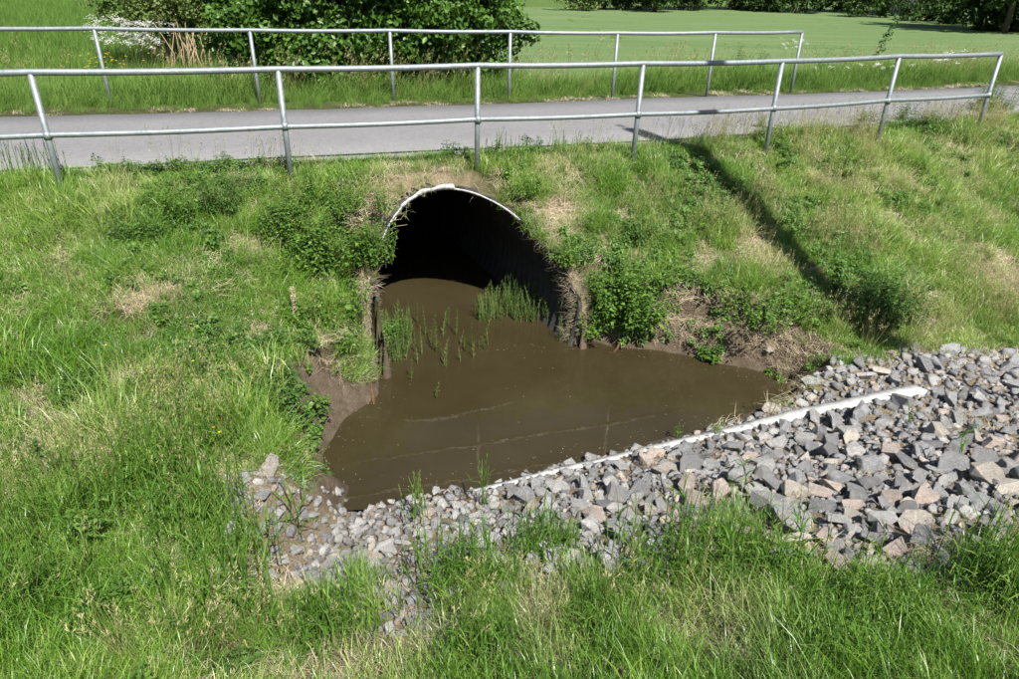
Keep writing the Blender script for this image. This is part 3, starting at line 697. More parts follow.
x, y, z = sample(60000, -5, 5, 4, 9.3, lambda x, y: gopen(x, y) * np.clip(1 - sstep(.1, .42, poly_sd(BANK_CUT, x, y)), 0, 1) * (y < y_near(x) - .1) * (poly_sd(STONES, x, y) > .1) * sstep(5.4, 6.0, y) * .5)
# dead grass hanging along the steep shore and round the pipe mouth
rx = []; rr = []
for ph in np.concatenate([np.linspace(R_(-118), R_(128), 800), np.linspace(R_(50), R_(100), 120)]):
    if abs(ph) < R_(48) and nrand() < .96: continue
    t = mouth_t(ph, .0) + nuni(.0, .10); r = PR + nuni(.03, .12); X, Y = pipe_pt(r * math.sin(ph), t); zz = PZC + r * math.cos(ph)
    if zz < ZW + .02: continue
    rx.append((X, Y, zz)); rr.append((nnorm(1.2, .5), nnorm(0, .5), nuni(-.6, .6)))
P2 = np.concatenate([np.stack([x, y, z], 1), np.array(rx)]); Rt = np.concatenate([np.stack([nnorm(.5, .6, len(x)), nnorm(0, .6, len(x)), nuni(0, 6.28, len(x))], 1), np.array(rr)])
scatter('dead_roots', 'pale dead grass and rootlets hanging over the shore and pipe mouth', 'dry grass', G_ROOT, P2, nuni(.5, 1.1, len(P2)), nuni(0, 1, len(P2)), None, Rt)
x, y, z = sample(100000, -10, 15, .3, 14, lambda x, y: gopen(x, y) * (y < y_near(x) - .05) * stone_free(x, y) * (1 - .9 * dryness(x, y)) * sstep(.52, .66, clump(x, y, 68, 1.5)) * .75 * (.06 + .94 * sstep(3.0, 4.2, y)))
scatter('low_herbs', 'low broad-leaved herbs mixed into the bank grass', 'herbs', G_HERB, np.stack([x, y, z], 1), nuni(.6, 1.4, len(x)), nuni(0, 1, len(x)))
# tufts that push up through the stones
x, y, z = sample(9000, -3, 6, 2.0, 6.2, lambda x, y: (poly_sd(STONES, x, y) < 0) * sstep(-.75, -.05, poly_sd(STONES, x, y)) * (y < 3.35 + .22 * x) * sstep(.5, .62, clump(x, y, 69, 2.2)) * .3)
scatter('stone_bank_grass', 'grass tufts pushing up between the nearest stones', 'grass', G_TALL, np.stack([x, y, z], 1), nuni(.4, .85, len(x)), tone(x, y) + .05, dryf(x, y) * .4)
# beyond the path
def bfar(x, y): return y - y_far(x)
x, y, z = sample(22000, -16, 26, 8, 30, lambda x, y: sstep(-.02, .15, bfar(x, y)) * (1 - sstep(4.2, 5.2, bfar(x, y))) * 1.0)
scatter('verge_grass', 'tall green grass on the verge between path and field', 'grass', G_MEADOW, np.stack([x, y, z], 1), (.22 + .78 * sstep(.1, 1.8, bfar(x, y))) * nuni(.55, 1.1, len(x)) * (.6 + 1.1 * clump(x, y, 71, .8)), .35 + .5 * (clump(x, y, 72, .7) - .5) + nnorm(0, .18, len(x)) + .5 * (1 - sstep(.1, .6, bfar(x, y))), None,
        np.stack([nnorm(0, .15, len(x)), nnorm(.15, .15, len(x)), nuni(-.6, .6, len(x))], 1))
x, y, z = sample(9000, -16, 26, 8, 30, lambda x, y: sstep(.6, 1.6, bfar(x, y)) * (1 - sstep(4.8, 5.6, bfar(x, y))) * sstep(.4, .6, clump(x, y, 74, .6)))
scatter('verge_seed_heads', 'ragged seeding grass stalks leaning along the field edge', 'grass', G_SEED, np.stack([x, y, z], 1), nuni(1.2, 2.2, len(x)), nuni(.0, .6, len(x)), None, np.stack([nnorm(0, .15, len(x)), nnorm(.3, .18, len(x)), nuni(-.5, .5, len(x))], 1))
x, y, z = sample(4000, -16, 26, 8, 20, lambda x, y: sstep(-.06, .0, bfar(x, y)) * (1 - sstep(.25, .5, bfar(x, y))))
scatter('verge_straw', 'yellowed dry grass along the far edge of the path', 'dry grass', G_STRAW, np.stack([x, y, z], 1), nuni(.6, 1.3, len(x)), nuni(.3, 1, len(x)))
x, y, z = sample(22000, -60, -1, 12, 75, lambda x, y: sstep(4.0, 4.6, bfar(x, y)) * np.clip(1.0 - (y - 14) / 80, .15, 1))
scatter('meadow_grass', 'lush meadow grass left of the shrub beyond the path', 'grass', G_MEADOW, np.stack([x, y, z], 1), nuni(.7, 1.25, len(x)) * (1 + .012 * (y - 15)), .25 + .5 * (clump(x, y, 73, .35) - .3) + nnorm(0, .15, len(x)))
x, y, z = sample(9000, 0, 34, 15, 42, lambda x, y: sstep(4.5, 5.0, bfar(x, y)) * np.clip(1.0 - (y - 16) / 8, 0, 1))
scatter('crop_seedlings', 'short young crop plants covering the near part of the field', 'crop', G_SHORT, np.stack([x, y, z + .02], 1), nuni(.3, .6, len(x)), nuni(.45, .75, len(x)))

# ------------------------------------------------------------------ broad-leaved plants
def herb_thing(name, label, px, py, seed, stems, h, spread, leaf, lw, pairs, m, droop=.5, lean=.25, group='broad-leaved weeds on the banks', cat='weed'):
    x, y, z = at(px, py); o = empty(name, (x, y, z - .02), label, cat, group)
    s_, l_ = herb_mesh(seed, int(stems * 1.5), h, spread, leaf * .78, lw * .78, pairs, droop, lean, .55 if name == 'leafy_bush' else 1.0)
    link('stems', mesh_np('stems', s_[0], [f for f in (s_[1], s_[2]) if len(f)], M['horsetail'], {'bl': s_[3]}, True), o)
    link('leaves', mesh_np('leaves', l_[0], l_[2], M[m], {'bl': l_[3]}), o); return o
HB = [
 ('leafy_bush', 'broad weed clump on the left bank under the second railing post', 290, 235, 80, .4, .30, .08, .04, 7, 'leaf'),
 ('leafy_bush', 'weed clump between the railing and the tall weeds left of the pipe', 335, 238, 80, .45, .26, .08, .035, 7, 'clover'),
 ('leafy_weed', 'weeds overhanging the right edge of the pipe half way down', 572, 262, 40, .26, .16, .07, .035, 5, 'leaf'),
 ('leafy_weed', 'weeds overhanging the right edge of the pipe below the half way weeds', 588, 298, 40, .3, .16, .08, .04, 5, 'leaf'),
 ('leafy_weed', 'weeds covering the end of the right pipe wall by the water', 601, 330, 60, .42, .15, .08, .04, 6, 'leaf'),
 ('leafy_bush', 'dense rounded bright green weed clump on the bank right of the pipe mouth', 625, 322, 95, .62, .34, .10, .055, 8, 'leaf'),
 ('leafy_weed', 'low leafy weed patch on the bank between the pipe and the shadow stripe', 770, 318, 90, .26, .45, .075, .045, 5, 'leaf'),
 ('leafy_bush', 'tall bushy green weed clump at the foot of the shadow stripe', 885, 325, 90, .55, .36, .08, .05, 8, 'clover'),
 ('leafy_weed', 'leafy weed clump at the foot of the right bank left of the dark grass', 835, 315, 50, .3, .28, .07, .045, 5, 'leaf'),
 ('leafy_bush', 'tall lush weed clump just left of the pipe mouth', 350, 292, 110, .6, .36, .09, .05, 8, 'leaf'),
 ('leafy_bush', 'tall weed clump on the left bank above the brown dry stalk', 315, 268, 90, .5, .34, .09, .055, 7, 'leaf'),
 ('leafy_weed', 'weed clump around the foot of the brown dry stalk', 318, 318, 60, .32, .30, .08, .05, 5, 'leaf'),
 ('leafy_weed', 'narrow-leaved weed clump under the railing left of the pipe', 345, 208, 60, .4, .34, .09, .028, 7, 'leaf'),
 ('clover_clump', 'dark green low clump on the left bank, upper of the two', 215, 358, 80, .2, .26, .06, .05, 4, 'clover'),
 ('clover_clump', 'dark green low clump near the muddy shore, lower of the two', 272, 388, 90, .2, .28, .06, .052, 4, 'clover'),
 ('leafy_weed', 'narrow-leaved weed clump below the path near the left railing posts', 228, 208, 55, .30, .22, .11, .025, 6, 'clover'),
 ('leafy_weed', 'leafy weed clump at the upper left of the bank', 180, 215, 45, .28, .22, .09, .03, 5, 'leaf'),
 ('leafy_weed', 'dark feathery weed clump low on the left bank by the frame edge', 40, 368, 55, .22, .30, .08, .035, 5, 'clover'),
 ('leafy_weed', 'spreading weed with pointed leaves on the left bank', 95, 392, 40, .22, .24, .12, .04, 4, 'clover'),
 ('leafy_weed', 'leafy weed clump beside the yellow flowers', 190, 420, 50, .2, .28, .07, .04, 4, 'leaf'),
 ('leafy_weed', 'small leafy plant at the muddy right shore of the water', 712, 358, 22, .16, .12, .09, .05, 3, 'leaf'),
 ('leafy_weed', 'small herb creeping at the stony end of the water', 765, 375, 22, .10, .16, .06, .035, 3, 'leaf'),
 ('leafy_weed', 'narrow weed rising at the right railing end', 988, 112, 60, .45, .4, .09, .035, 7, 'clover'),
 ('leafy_weed', 'dark weed clump on the path edge below the right railing', 905, 125, 60, .36, .55, .09, .03, 6, 'clover'),
 ('leafy_weed', 'weed clump beside the third railing post from the right', 765, 132, 25, .25, .25, .07, .03, 5, 'leaf'),
 ('leafy_weed', 'leafy weed in the near grass at the lower left', 110, 545, 16, .26, .12, .10, .04, 4, 'leaf'),
 ('leafy_weed', 'bright leafy weed on the left shore above the stones', 240, 440, 60, .14, .24, .05, .035, 3, 'leaf'),
 ('leafy_weed', 'weed clump on the slope above the round weed right of the pipe', 640, 240, 40, .3, .24, .08, .035, 5, 'clover'),
 ('leafy_weed', 'weed clump high on the slope right of the pipe crown', 530, 190, 45, .18, .26, .06, .035, 4, 'leaf'),
 ('leafy_weed', 'lush weeds hanging over the left edge of the pipe mouth', 368, 330, 60, .35, .2, .07, .035, 6, 'leaf'),
 ('leafy_weed', 'grassy weeds beside the left edge of the pipe mouth near its top', 368, 250, 50, .3, .18, .08, .03, 6, 'leaf'),
 ('leafy_weed', 'weeds on the left bank right above the dead grass by the shore', 340, 345, 50, .28, .22, .07, .035, 5, 'leaf'),
 ('leafy_weed', 'weed clump at the middle of the left slope', 130, 240, 40, .25, .26, .08, .035, 5, 'clover'),
]
for i, (nm, lb, px, py, stn, h, spd, lf, lw, pr, mt) in enumerate(HB): herb_thing(nm, lb, px, py, 500 + i, stn, h, spd, lf, lw, pr, mt)
# brown dock stalk
x, y, z = at(297, 328); o = empty('dry_dock_stalk', (x, y, z), 'rusty brown dry stalk standing on the left bank', 'dead stalk')
parts = [tube([(0, 0, -.05), (.005, 0, .2), (-.01, 0, .40)], [.005, .004, .002], 6)]
link('stem', build('stem', parts, M['cane']), o); sp_ = []
for k in range(160):
    u = nuni(.08, .40); an = nuni(0, 6.28); c = np.array([.018 * math.cos(an), .018 * math.sin(an), u]); s_ = nuni(.006, .012)
    sp_.append((c + np.array([(0, 0, 0), (s_, 0, s_ * .5), (0, s_, s_), (-s_, s_ * .3, .4 * s_)]), np.array([[0, 1, 2, 3]]), np.zeros((0, 3), int), nrand()))
link('seeds', build('seeds', sp_, M['straw'], False), o)
# rusty stick at the left shore
x, y = atz(374, 392, ZW + .08); pts = [(0, 0, 0), (-.03, .10, .05), (-.06, .2, .14)]
link('rusty_stick', build('rusty_stick', [tube(pts, [.018, .02, .012], 7)], M['wood'], False), None, (x, y - .05, ZW - .01), None, 'short rusty brown stick leaning out of the left shore', 'stick')
x, y = atz(612, 352, ZW); link('rusty_stick', build('rusty_stick', [tube([(0, 0, -.03), (.06, .03, .04), (.1, .08, .1)], [.02, .016, .01], 7)], M['wood'], False), None, (x, y, ZW), None, 'brown twig at the water below the round weed', 'stick')
for k, (px, py, dx, dz, lb) in enumerate([(388, 248, .16, .10, 'thin bent dead stem reaching into the upper left of the pipe mouth'), (385, 262, .26, .13, 'thin pale dead stem arching into the left of the pipe mouth')]):
    x, y, z = at(px, py); link('dead_twig', build('dead_twig', [tube([(0, 0, 0), (dx * .5, -.02, dz * .8), (dx, -.03, dz)], [.003, .003, .002], 5)], M['cane']), None, (x, y, z), None, lb, 'twig')

# ------------------------------------------------------------------ horsetails standing in the water
def horsetail_parts(n, spread_x, spread_y, hmin, hmax, seed):
    r = np.random.default_rng(seed); ps = []
    for _ in range(n):
        bx, by = r.uniform(-spread_x, spread_x), r.uniform(-spread_y, spread_y); h = r.uniform(hmin, hmax); h *= math.exp(-(bx / spread_x) ** 2 * .5); ln = r.normal(0, .13, 2) * h; bl = r.random()
        P = lambda u: np.array([bx + ln[0] * u * u, by + ln[1] * u, -.08 + (h + .08) * u])
        V, Q, Tt = tube([P(u) for u in (0, .5, 1)], [.0042, .0036, .0016], 5, False); ps.append((V, Q, Tt, bl))
        nn = int(h / .035)
        for k in range(2, nn):
            c = P(k / nn)
            for q_ in range(6):
                an = r.uniform(0, 6.28); L_ = .045 * (1.1 - k / nn) + .010; e = c + np.array([math.cos(an) * L_, math.sin(an) * L_, L_ * .9]); w = np.array([-math.sin(an), math.cos(an), 0]) * .0018
                ps.append((np.array([c - w, c + w, e]), np.zeros((0, 4), int), np.array([[0, 1, 2]]), bl))
    return ps
for nm, lb, px, py, n, sx, sy, h0, h1 in [
    ('horsetail_clump', 'dense horsetail clump standing in the water inside the pipe mouth', 517, 312, 210, .46, .28, .12, .46),
    ('horsetail_clump', 'horsetail clump in the water against the left side of the pipe', 392, 345, 170, .20, .40, .12, .42),
    ('horsetail_clump', 'sparse scattered horsetails in the open water before the dark pipe', 445, 345, 26, .5, .5, .12, .40),
    ('horsetail_clump', 'shaded horsetails along the right wall of the pipe', 570, 335, 26, .14, .22, .2, .5)]:
    x, y = atz(px, py, ZW); link(nm, build(nm, horsetail_parts(n, sx, sy, h0, h1, px), M['horsetail']), None, (x, y, ZW), None, lb, 'horsetail', 'horsetails in the water')
for k, (px, py, h, lb) in enumerate([(457, 335, .55, 'tallest single horsetail rising before the dark pipe'), (430, 345, .42, 'single horsetail left of the tallest one in the water'), (446, 368, .3, 'short single horsetail in front of the tallest one'), (418, 322, .38, 'single horsetail at the left dark edge of the pipe'),
        (466, 352, .28, 'short horsetail just right of the tallest one'), (474, 316, .34, 'single thin horsetail at the edge of the dark pipe interior'), (483, 318, .3, 'single thin horsetail left of the dense clump'), (411, 380, .28, 'single horsetail in the water by the left shore'), (436, 398, .22, 'short horsetail furthest forward in the brown water')]):
    x, y = atz(px, py, ZW); link('horsetail', build('horsetail', horsetail_parts(1, .01, .01, h * .95, h, 900 + k), M['horsetail']), None, (x, y, ZW), None, lb, 'horsetail', 'single horsetails in the water')
# specks on the water
sv = []; sq = []
for k in range(330):
    for _ in range(60):
        x, y = nuni(-1.8, 3), nuni(4.3, 7.5)
        d_ = poly_sd(BANK_CUT, np.array([x]), np.array([y]))[0]
        if d_ < -.01 and (d_ > -.22 or nrand() < .06): break
    s_ = nuni(.002, .008); a_ = nuni(0, 6.28); c, s2 = math.cos(a_) * s_, math.sin(a_) * s_; o_ = len(sv)
    sv += [(x + c, y + s2, ZW + .004), (x - s2 * .5, y + c * .5, ZW + .005), (x - c, y - s2, ZW + .004), (x + s2 * .5, y - c * .5, ZW + .005)]; sq.append((o_, o_ + 1, o_ + 2, o_ + 3))
link('floating_specks', mesh_np('floating_specks', np.array(sv), np.array(sq), M['straw'], {'bl': nrand(len(sv))}), kind='stuff', label='small pale bits of seed and straw floating on the water', cat='flotsam')

# ------------------------------------------------------------------ tall shoots in the foreground
def stalk_clump(name, label, px, py, n, h0, h1, spread, seed, m='grass', leafn=3, cat='tall grass', lean=.08, wid=.010):
    x, y, z = at(px, py); r = np.random.default_rng(seed); ps = []
    for _ in range(n):
        b = r.normal(0, spread, 2); h = r.uniform(h0, h1); ln = r.normal(0, lean, 2) * h; bl = r.uniform(.2, .75)
        P = lambda u: np.array([b[0] + ln[0] * u * u, b[1] + ln[1] * u * u, -.03 + h * u])
        V, Q, Tt = tube([P(u) for u in (0, .35, .7, 1)], [.0032, .0028, .002, .001], 5, False); ps.append((V, Q, Tt, bl))
        for k in range(leafn):
            u = .15 + .6 * k / max(leafn, 1) + r.uniform(0, .1); c = P(u); an = r.uniform(0, 6.28); L_ = h * r.uniform(.25, .42); w = wid * r.uniform(.7, 1.2)
            d = np.array([math.cos(an), math.sin(an), 0]); sd = np.array([-d[1], d[0], 0]); V = []; ng = 5
            for s in range(ng + 1):
                v = s / ng; p = c + d * L_ * (.25 * v + .55 * v * v) + np.array([0, 0, L_ * (.9 * v - .75 * v * v * r.uniform(.4, 1.2))]); ww = w * .5 * (1 - v ** 2) + .0006
                V += [p - sd * ww, p + sd * ww]
            ps.append((np.array(V), np.array([(2 * s, 2 * s + 1, 2 * s + 3, 2 * s + 2) for s in range(ng)]), np.zeros((0, 3), int), bl + r.uniform(-.1, .15)))
        if leafn <= 2:                                           # spike of seeds
            for k in range(26):
                u = r.uniform(.62, 1); c = P(u); an = r.uniform(0, 6.28); e = c + np.array([math.cos(an) * .010, math.sin(an) * .010, .016]); w = np.array([-math.sin(an), math.cos(an), 0]) * .003
                ps.append((np.array([c - w, c + w, e]), np.zeros((0, 4), int), np.array([[0, 1, 2]]), bl + .2))
    return link(name, build(name, ps, M[m]), None, (x, y, z), None, label, cat, 'tall shoots among the stones')
M['shoot'] = leafy('fresh_shoot_green', [(0, (.045, .12, .014)), (.5, (.10, .215, .028)), (1, (.24, .32, .08))], .35, .45, .35, 1)
SH = [('tall_grass_shoots', 'pair of tall green seed stalks rising before the front edge of the water', 482, 505, 5, .36, .52, .03, 'shoot', 2),
      ('tall_grass_shoots', 'loose group of tall green stalks left of the pair at the front of the water', 420, 520, 11, .3, .48, .05, 'shoot', 2),
      ('tall_grass_shoots', 'dense upright grass clump in front of the stones below the middle of the water', 470, 590, 190, .2, .42, .15, 'shoot', 3),
      ('tall_grass_shoots', 'dense upright grass clump right of the front middle clump', 545, 552, 120, .18, .34, .11, 'shoot', 3),
      ('tall_grass_shoots', 'broad grass clump at the near edge right of the centre', 690, 575, 190, .2, .40, .2, 'shoot', 3),
      ('tall_grass_shoots', 'grass clump at the near edge of the stones below the flat slab', 755, 580, 130, .2, .38, .14, 'shoot', 3),
      ('tall_grass_shoots', 'grass clump at the bottom left of the stones', 330, 640, 150, .2, .40, .12, 'shoot', 3),
      ('tall_grass_shoots', 'tall grass clump at the lower right corner of the stones', 1005, 600, 150, .28, .5, .13, 'shoot', 3),
      ('reed_shoot', 'single green reed shoot standing among the stones right of the centre', 745, 490, 2, .34, .42, .012, 'shoot', 4),
      ('reed_shoot', 'leafy reed shoot standing before the flat grey slab', 800, 545, 3, .34, .44, .02, 'shoot', 4),
      ('reed_shoot', 'thin reed shoot crossing the end of the white strip', 908, 425, 1, .26, .3, .01, 'shoot', 3),
      ('reed_shoot', 'pale leaning reed blade on the right stones', 955, 468, 2, .34, .44, .01, 'shoot', 3),
      ('reed_shoot', 'tall thin reed at the left end of the stones', 300, 545, 3, .5, .7, .03, 'shoot', 4),
      ('reed_shoot', 'second tall reed left of the tall thin one', 268, 560, 3, .45, .62, .04, 'shoot', 4),
      ('reed_shoot', 'broad-leaved bluish reed in the lower left grass', 95, 630, 4, .4, .6, .05, 'shoot', 5),
      ('tall_grass_shoots', 'dense grass clump at the bottom edge left of the dry straw', 480, 660, 110, .16, .32, .10, 'shoot', 3),
      ('tall_grass_shoots', 'dense grass clump at the bottom edge right of the centre', 610, 640, 130, .16, .32, .13, 'shoot', 3),
      ('tall_grass_shoots', 'dense dark grass clump right of the flat slab', 890, 625, 150, .16, .30, .16, 'shoot', 3),
      ('tall_grass_shoots', 'dense grass clump under the straw in the lower right', 830, 660, 110, .16, .30, .14, 'shoot', 3),
      ('tall_grass_shoots', 'tall pale green grass stand on the left below the bare patch', 150, 490, 130, .3, .55, .16, 'shoot', 3),
      ('tall_grass_shoots', 'tall grass stand at the left end of the stones', 205, 520, 110, .28, .5, .13, 'shoot', 3),
      ('tall_grass_shoots', 'tall grass stand at the lower left frame edge', 30, 610, 110, .28, .5, .13, 'shoot', 3),
      ('tall_grass_shoots', 'wispy pale tall grass on the near left, furthest up', 185, 462, 60, .4, .65, .2, 'shoot', 2),
      ('tall_grass_shoots', 'wispy pale tall grass by the left frame edge', 55, 530, 60, .4, .65, .2, 'shoot', 2),
      ('tall_grass_shoots', 'wispy pale tall grass between the reeds and the stones', 225, 585, 60, .35, .6, .2, 'shoot', 2),
      ('tall_grass_shoots', 'wispy tall grass beside the left railing post', 35, 185, 40, .3, .5, .16, 'shoot', 2),
      ('tall_grass_shoots', 'wispy seed stalks behind the railing post above the pipe', 500, 168, 24, .3, .45, .14, 'shoot', 2),
      ('tall_grass_shoots', 'wispy seed stalks on the path edge right of the pipe', 560, 160, 18, .25, .4, .14, 'shoot', 2),
      ('reed_shoot', 'long-leaved reed at the left of the near grass', 175, 540, 8, .4, .62, .10, 'shoot', 5)]
for k, (nm, lb, px, py, n, h0, h1, spd, m_, lf) in enumerate(SH): stalk_clump(nm, lb, px, py, n, h0, h1, spd, 700 + k, m_, lf, 'reed' if nm == 'reed_shoot' else 'tall grass', .08 if nm != 'reed_shoot' else .2, .012 if nm == 'reed_shoot' else .007)

# ------------------------------------------------------------------ flowers
def flowers(name, label, px, py, n, sx, sy, h0, h1, size, petal, cat, seed, umbel=False):
    x, y, z = at(px, py); o = empty(name, (x, y, z), label, cat, 'flowering plants'); r = np.random.default_rng(seed); ss = []; fs_ = []
    for _ in range(n):
        bx, by = r.normal(0, sx), r.normal(0, sy); h = r.uniform(h0, h1); tx, ty = bx + r.normal(0, .03), by + r.normal(0, .03); gz = float(T(x + bx, y + by)) - z
        V, Q, Tt = tube([(bx, by, gz - .02), ((bx + tx) / 2, (by + ty) / 2, gz + h * .5), (tx, ty, gz + h)], [.003, .0025, .0015], 4, False); ss.append((V, Q, Tt, r.random()))
        for u in range(18 if umbel else 1):
            c = np.array([tx, ty, gz + h]) + (r.normal(0, 1, 3) * (size * 2.0, size * 2.0, size * 1.0) if umbel else 0)
            for k in range(5):
                a = k * 1.2566 + r.uniform(0, .3); d = np.array([math.cos(a), math.sin(a), .35]); sd = np.array([-d[1], d[0], 0]); q_ = size * r.uniform(.8, 1.1)
                fs_.append((np.array([c, c + d * q_ * .6 + sd * q_ * .4, c + d * q_, c + d * q_ * .6 - sd * q_ * .4]), np.array([[0, 1, 2, 3]]), np.zeros((0, 3), int), .5))
    link('stems', build('stems', ss, M['horsetail']), o); link('petals', build('petals', fs_, M[petal], False), o)
flowers('buttercups', 'small yellow flowers on the left bank above the stones', 228, 432, 16, .14, .10, .12, .2, .013, 'yellow', 'flowers', 1)
flowers('buttercups', 'few scattered yellow flowers higher on the left bank', 160, 385, 7, .22, .15, .12, .2, .011, 'yellow', 'flowers', 2)
flowers('yellow_wildflowers', 'yellow wildflowers on the far verge at the upper left', 108, 95, 40, .30, .25, .5, .85, .03, 'yellow', 'flowers', 3)
flowers('cow_parsley', 'large white umbel flowers beyond the far railing at upper left', 140, 80, 80, .42, .3, .8, 1.35, .026, 'white', 'flowers', 4, True)
flowers('cow_parsley', 'white umbel flowers behind the right end of the far railing', 787, 66, 16, .25, .2, .5, .8, .015, 'white', 'flowers', 5, True)
flowers('cow_parsley', 'low white flowers on the far verge before the right railing', 870, 86, 14, .5, .15, .3, .5, .014, 'white', 'flowers', 6, True)
flowers('cow_parsley', 'white umbel flowers beside the rightmost railing bay', 942, 84, 16, .25, .15, .4, .65, .015, 'white', 'flowers', 7, True)

# ------------------------------------------------------------------ shrubs and trees
def leaf_cloud(centres, radii, per, size, seed, asp=.6, up=.35):
    r = np.random.default_rng(seed); C = np.repeat(np.asarray(centres, float), per, 0); Rd = np.repeat(np.asarray(radii, float), per); n = len(C)
    d = r.normal(size=(n, 3)); d /= np.linalg.norm(d, axis=1)[:, None]; rad = Rd * r.random(n) ** .45
    P = C + d * rad[:, None] * (1, 1, .8); nr = d + r.normal(0, .6, (n, 3)) + (0, 0, up); nr /= np.linalg.norm(nr, axis=1)[:, None]
    t = np.cross(nr, r.normal(size=(n, 3))); t /= np.linalg.norm(t, axis=1)[:, None]; b = np.cross(nr, t)
    s = size * r.uniform(.6, 1.25, n)[:, None]; fold = nr * s * .12
    V = np.stack([P - t * s * .5, P + b * s * asp * .5 + fold, P + t * s * .5, P - b * s * asp * .5 + fold], 1).reshape(-1, 3)
    i = np.arange(n)[:, None] * 4
    tris = np.concatenate([i + (0, 1, 2), i + (0, 2, 3)]); base = np.repeat(r.random(len(centres)), per) * .4 + r.random(n) * .6
    return V, tris, np.repeat(base, 4)
def shrub(name, label, base, env, n_cl, per, leaf, clr, m, seed, stems, bark='bark', cat='shrub', stem_r=.035):
    """env: list of ellipsoids (cx,cy,cz,rx,ry,rz) relative to base"""
    r = np.random.default_rng(seed); o = empty(name, base, label, cat); C = []
    vol = np.array([e[3] * e[4] * e[5] for e in env]); vol = vol / vol.sum()
    for _ in range(n_cl):
        e = env[r.choice(len(env), p=vol)]; d = r.normal(size=3); d /= np.linalg.norm(d); k = r.uniform(.55, 1.02) if r.random() < .8 else r.uniform(.1, .6)
        c = np.array(e[:3]) + d * k * np.array(e[3:]); c[2] = max(c[2], .15); C.append(c)
    V, F_, A = leaf_cloud(C, r.uniform(.6, 1.2, len(C)) * clr, per, leaf, seed)
    link('crown', mesh_np('crown', V, F_, M[m], {'bl': A}), o)
    ps = []
    for k in range(stems):
        c = C[int(r.integers(len(C)))]; b = np.array([r.normal(0, env[0][3] * .25), r.normal(0, env[0][4] * .2), -.2]); mid = (b + c) * .5 + np.array([0, 0, .25 * c[2]])
        ps.append(tube([b, (b * 2 + mid) / 3, mid, (mid + c * 2) / 3, c], [stem_r, stem_r * .85, stem_r * .6, stem_r * .4, stem_r * .15], 6))
    link('trunk', build('trunk', ps, M[bark]), o); return o
bx, by, bz = at(380, 92)
shrub('big_shrub', 'large dense dark green shrub behind the far railing', (-2.7, 14.35, -.25), [(-.1, .1, 1.1, 2.6, 1.3, 1.3), (1.6, .0, 1.3, 1.4, 1.2, 1.4), (-1.9, .2, 2.0, 1.2, 1.2, 1.7), (.8, .2, 2.7, 1.9, 1.4, 1.4), (-.8, 0, .6, 2.0, 1.2, .7), (-2.3, .3, 1.6, .9, 1.0, 1.5)], 820, 105, .115, .34, 'bush', 11, 46)
shrub('willow_bush', 'paler feathery bush left of the large dark shrub', (-8.8, 19.2, -.45), [(0, 0, 1.75, 1.5, 1.2, 1.0), (1.1, -.2, 2.0, 1.4, 1.1, 1.4), (-.8, .2, 2.3, 1.2, 1.1, 1.2)], 330, 130, .085, .30, 'willow', 12, 30, 'cane')
o = empty('dead_canes', (*at(196, 82)[:2], -.4), 'bundle of pale dead canes between the two bushes', 'dead canes')
for k in range(22):
    b = np.array([nnorm(0, .25), nnorm(0, .2), -.1]); h = nuni(.7, 1.3); link('cane', build('cane', [tube([b, b + (nnorm(0, .05), nnorm(0, .05), h * .5), b + (nnorm(0, .12), nnorm(0, .1), h)], [.014, .012, .006], 5)], M['cane']), o)
# leafy shoot beyond the path on the right
bx, by, bz = at(868, 84); o = empty('leafy_sapling', (bx, by, bz), 'single leaning leafy sapling standing out against the field', 'sapling')
Pt = lambda u: np.array([.35 * u * u, .0, 1.62 * u]); link('stem', build('stem', [tube([Pt(u) for u in np.linspace(0, 1, 6)], [.012, .011, .009, .007, .005, .002], 6)], M['bark']), o)
V, F_, A = leaf_cloud([Pt(u) + nnorm(0, .03, 3) for u in np.linspace(.4, 1.0, 16)], np.linspace(.13, .07, 16), 12, .09, 77, .5); link('leaves', mesh_np('leaves', V, F_, M['clover'], {'bl': A}), o)
# weeds leaning along the field edge
for k, (px, py, lb) in enumerate([(735, 62, 'dark leaning weed at the field edge left of the far railing end'), (825, 66, 'dark leaning weed at the field edge left of the sapling'), (842, 66, 'dark leaning weed nearest the sapling'), (757, 62, 'dark leaning weed right behind the far railing end')]):
    bx, by, bz = at(px, py + 14); o = empty('field_weed', (bx, by, bz), lb, 'weed', 'weeds along the field edge', 0)
    s_, l_ = herb_mesh(820 + k, 14, .75, .25, .12, .045, 7, .3, .35); link('stems', mesh_np('stems', s_[0], [s_[1]], M['horsetail'], {'bl': s_[3]}), o); link('leaves', mesh_np('leaves', l_[0], l_[2], M['clover'], {'bl': l_[3]}), o)

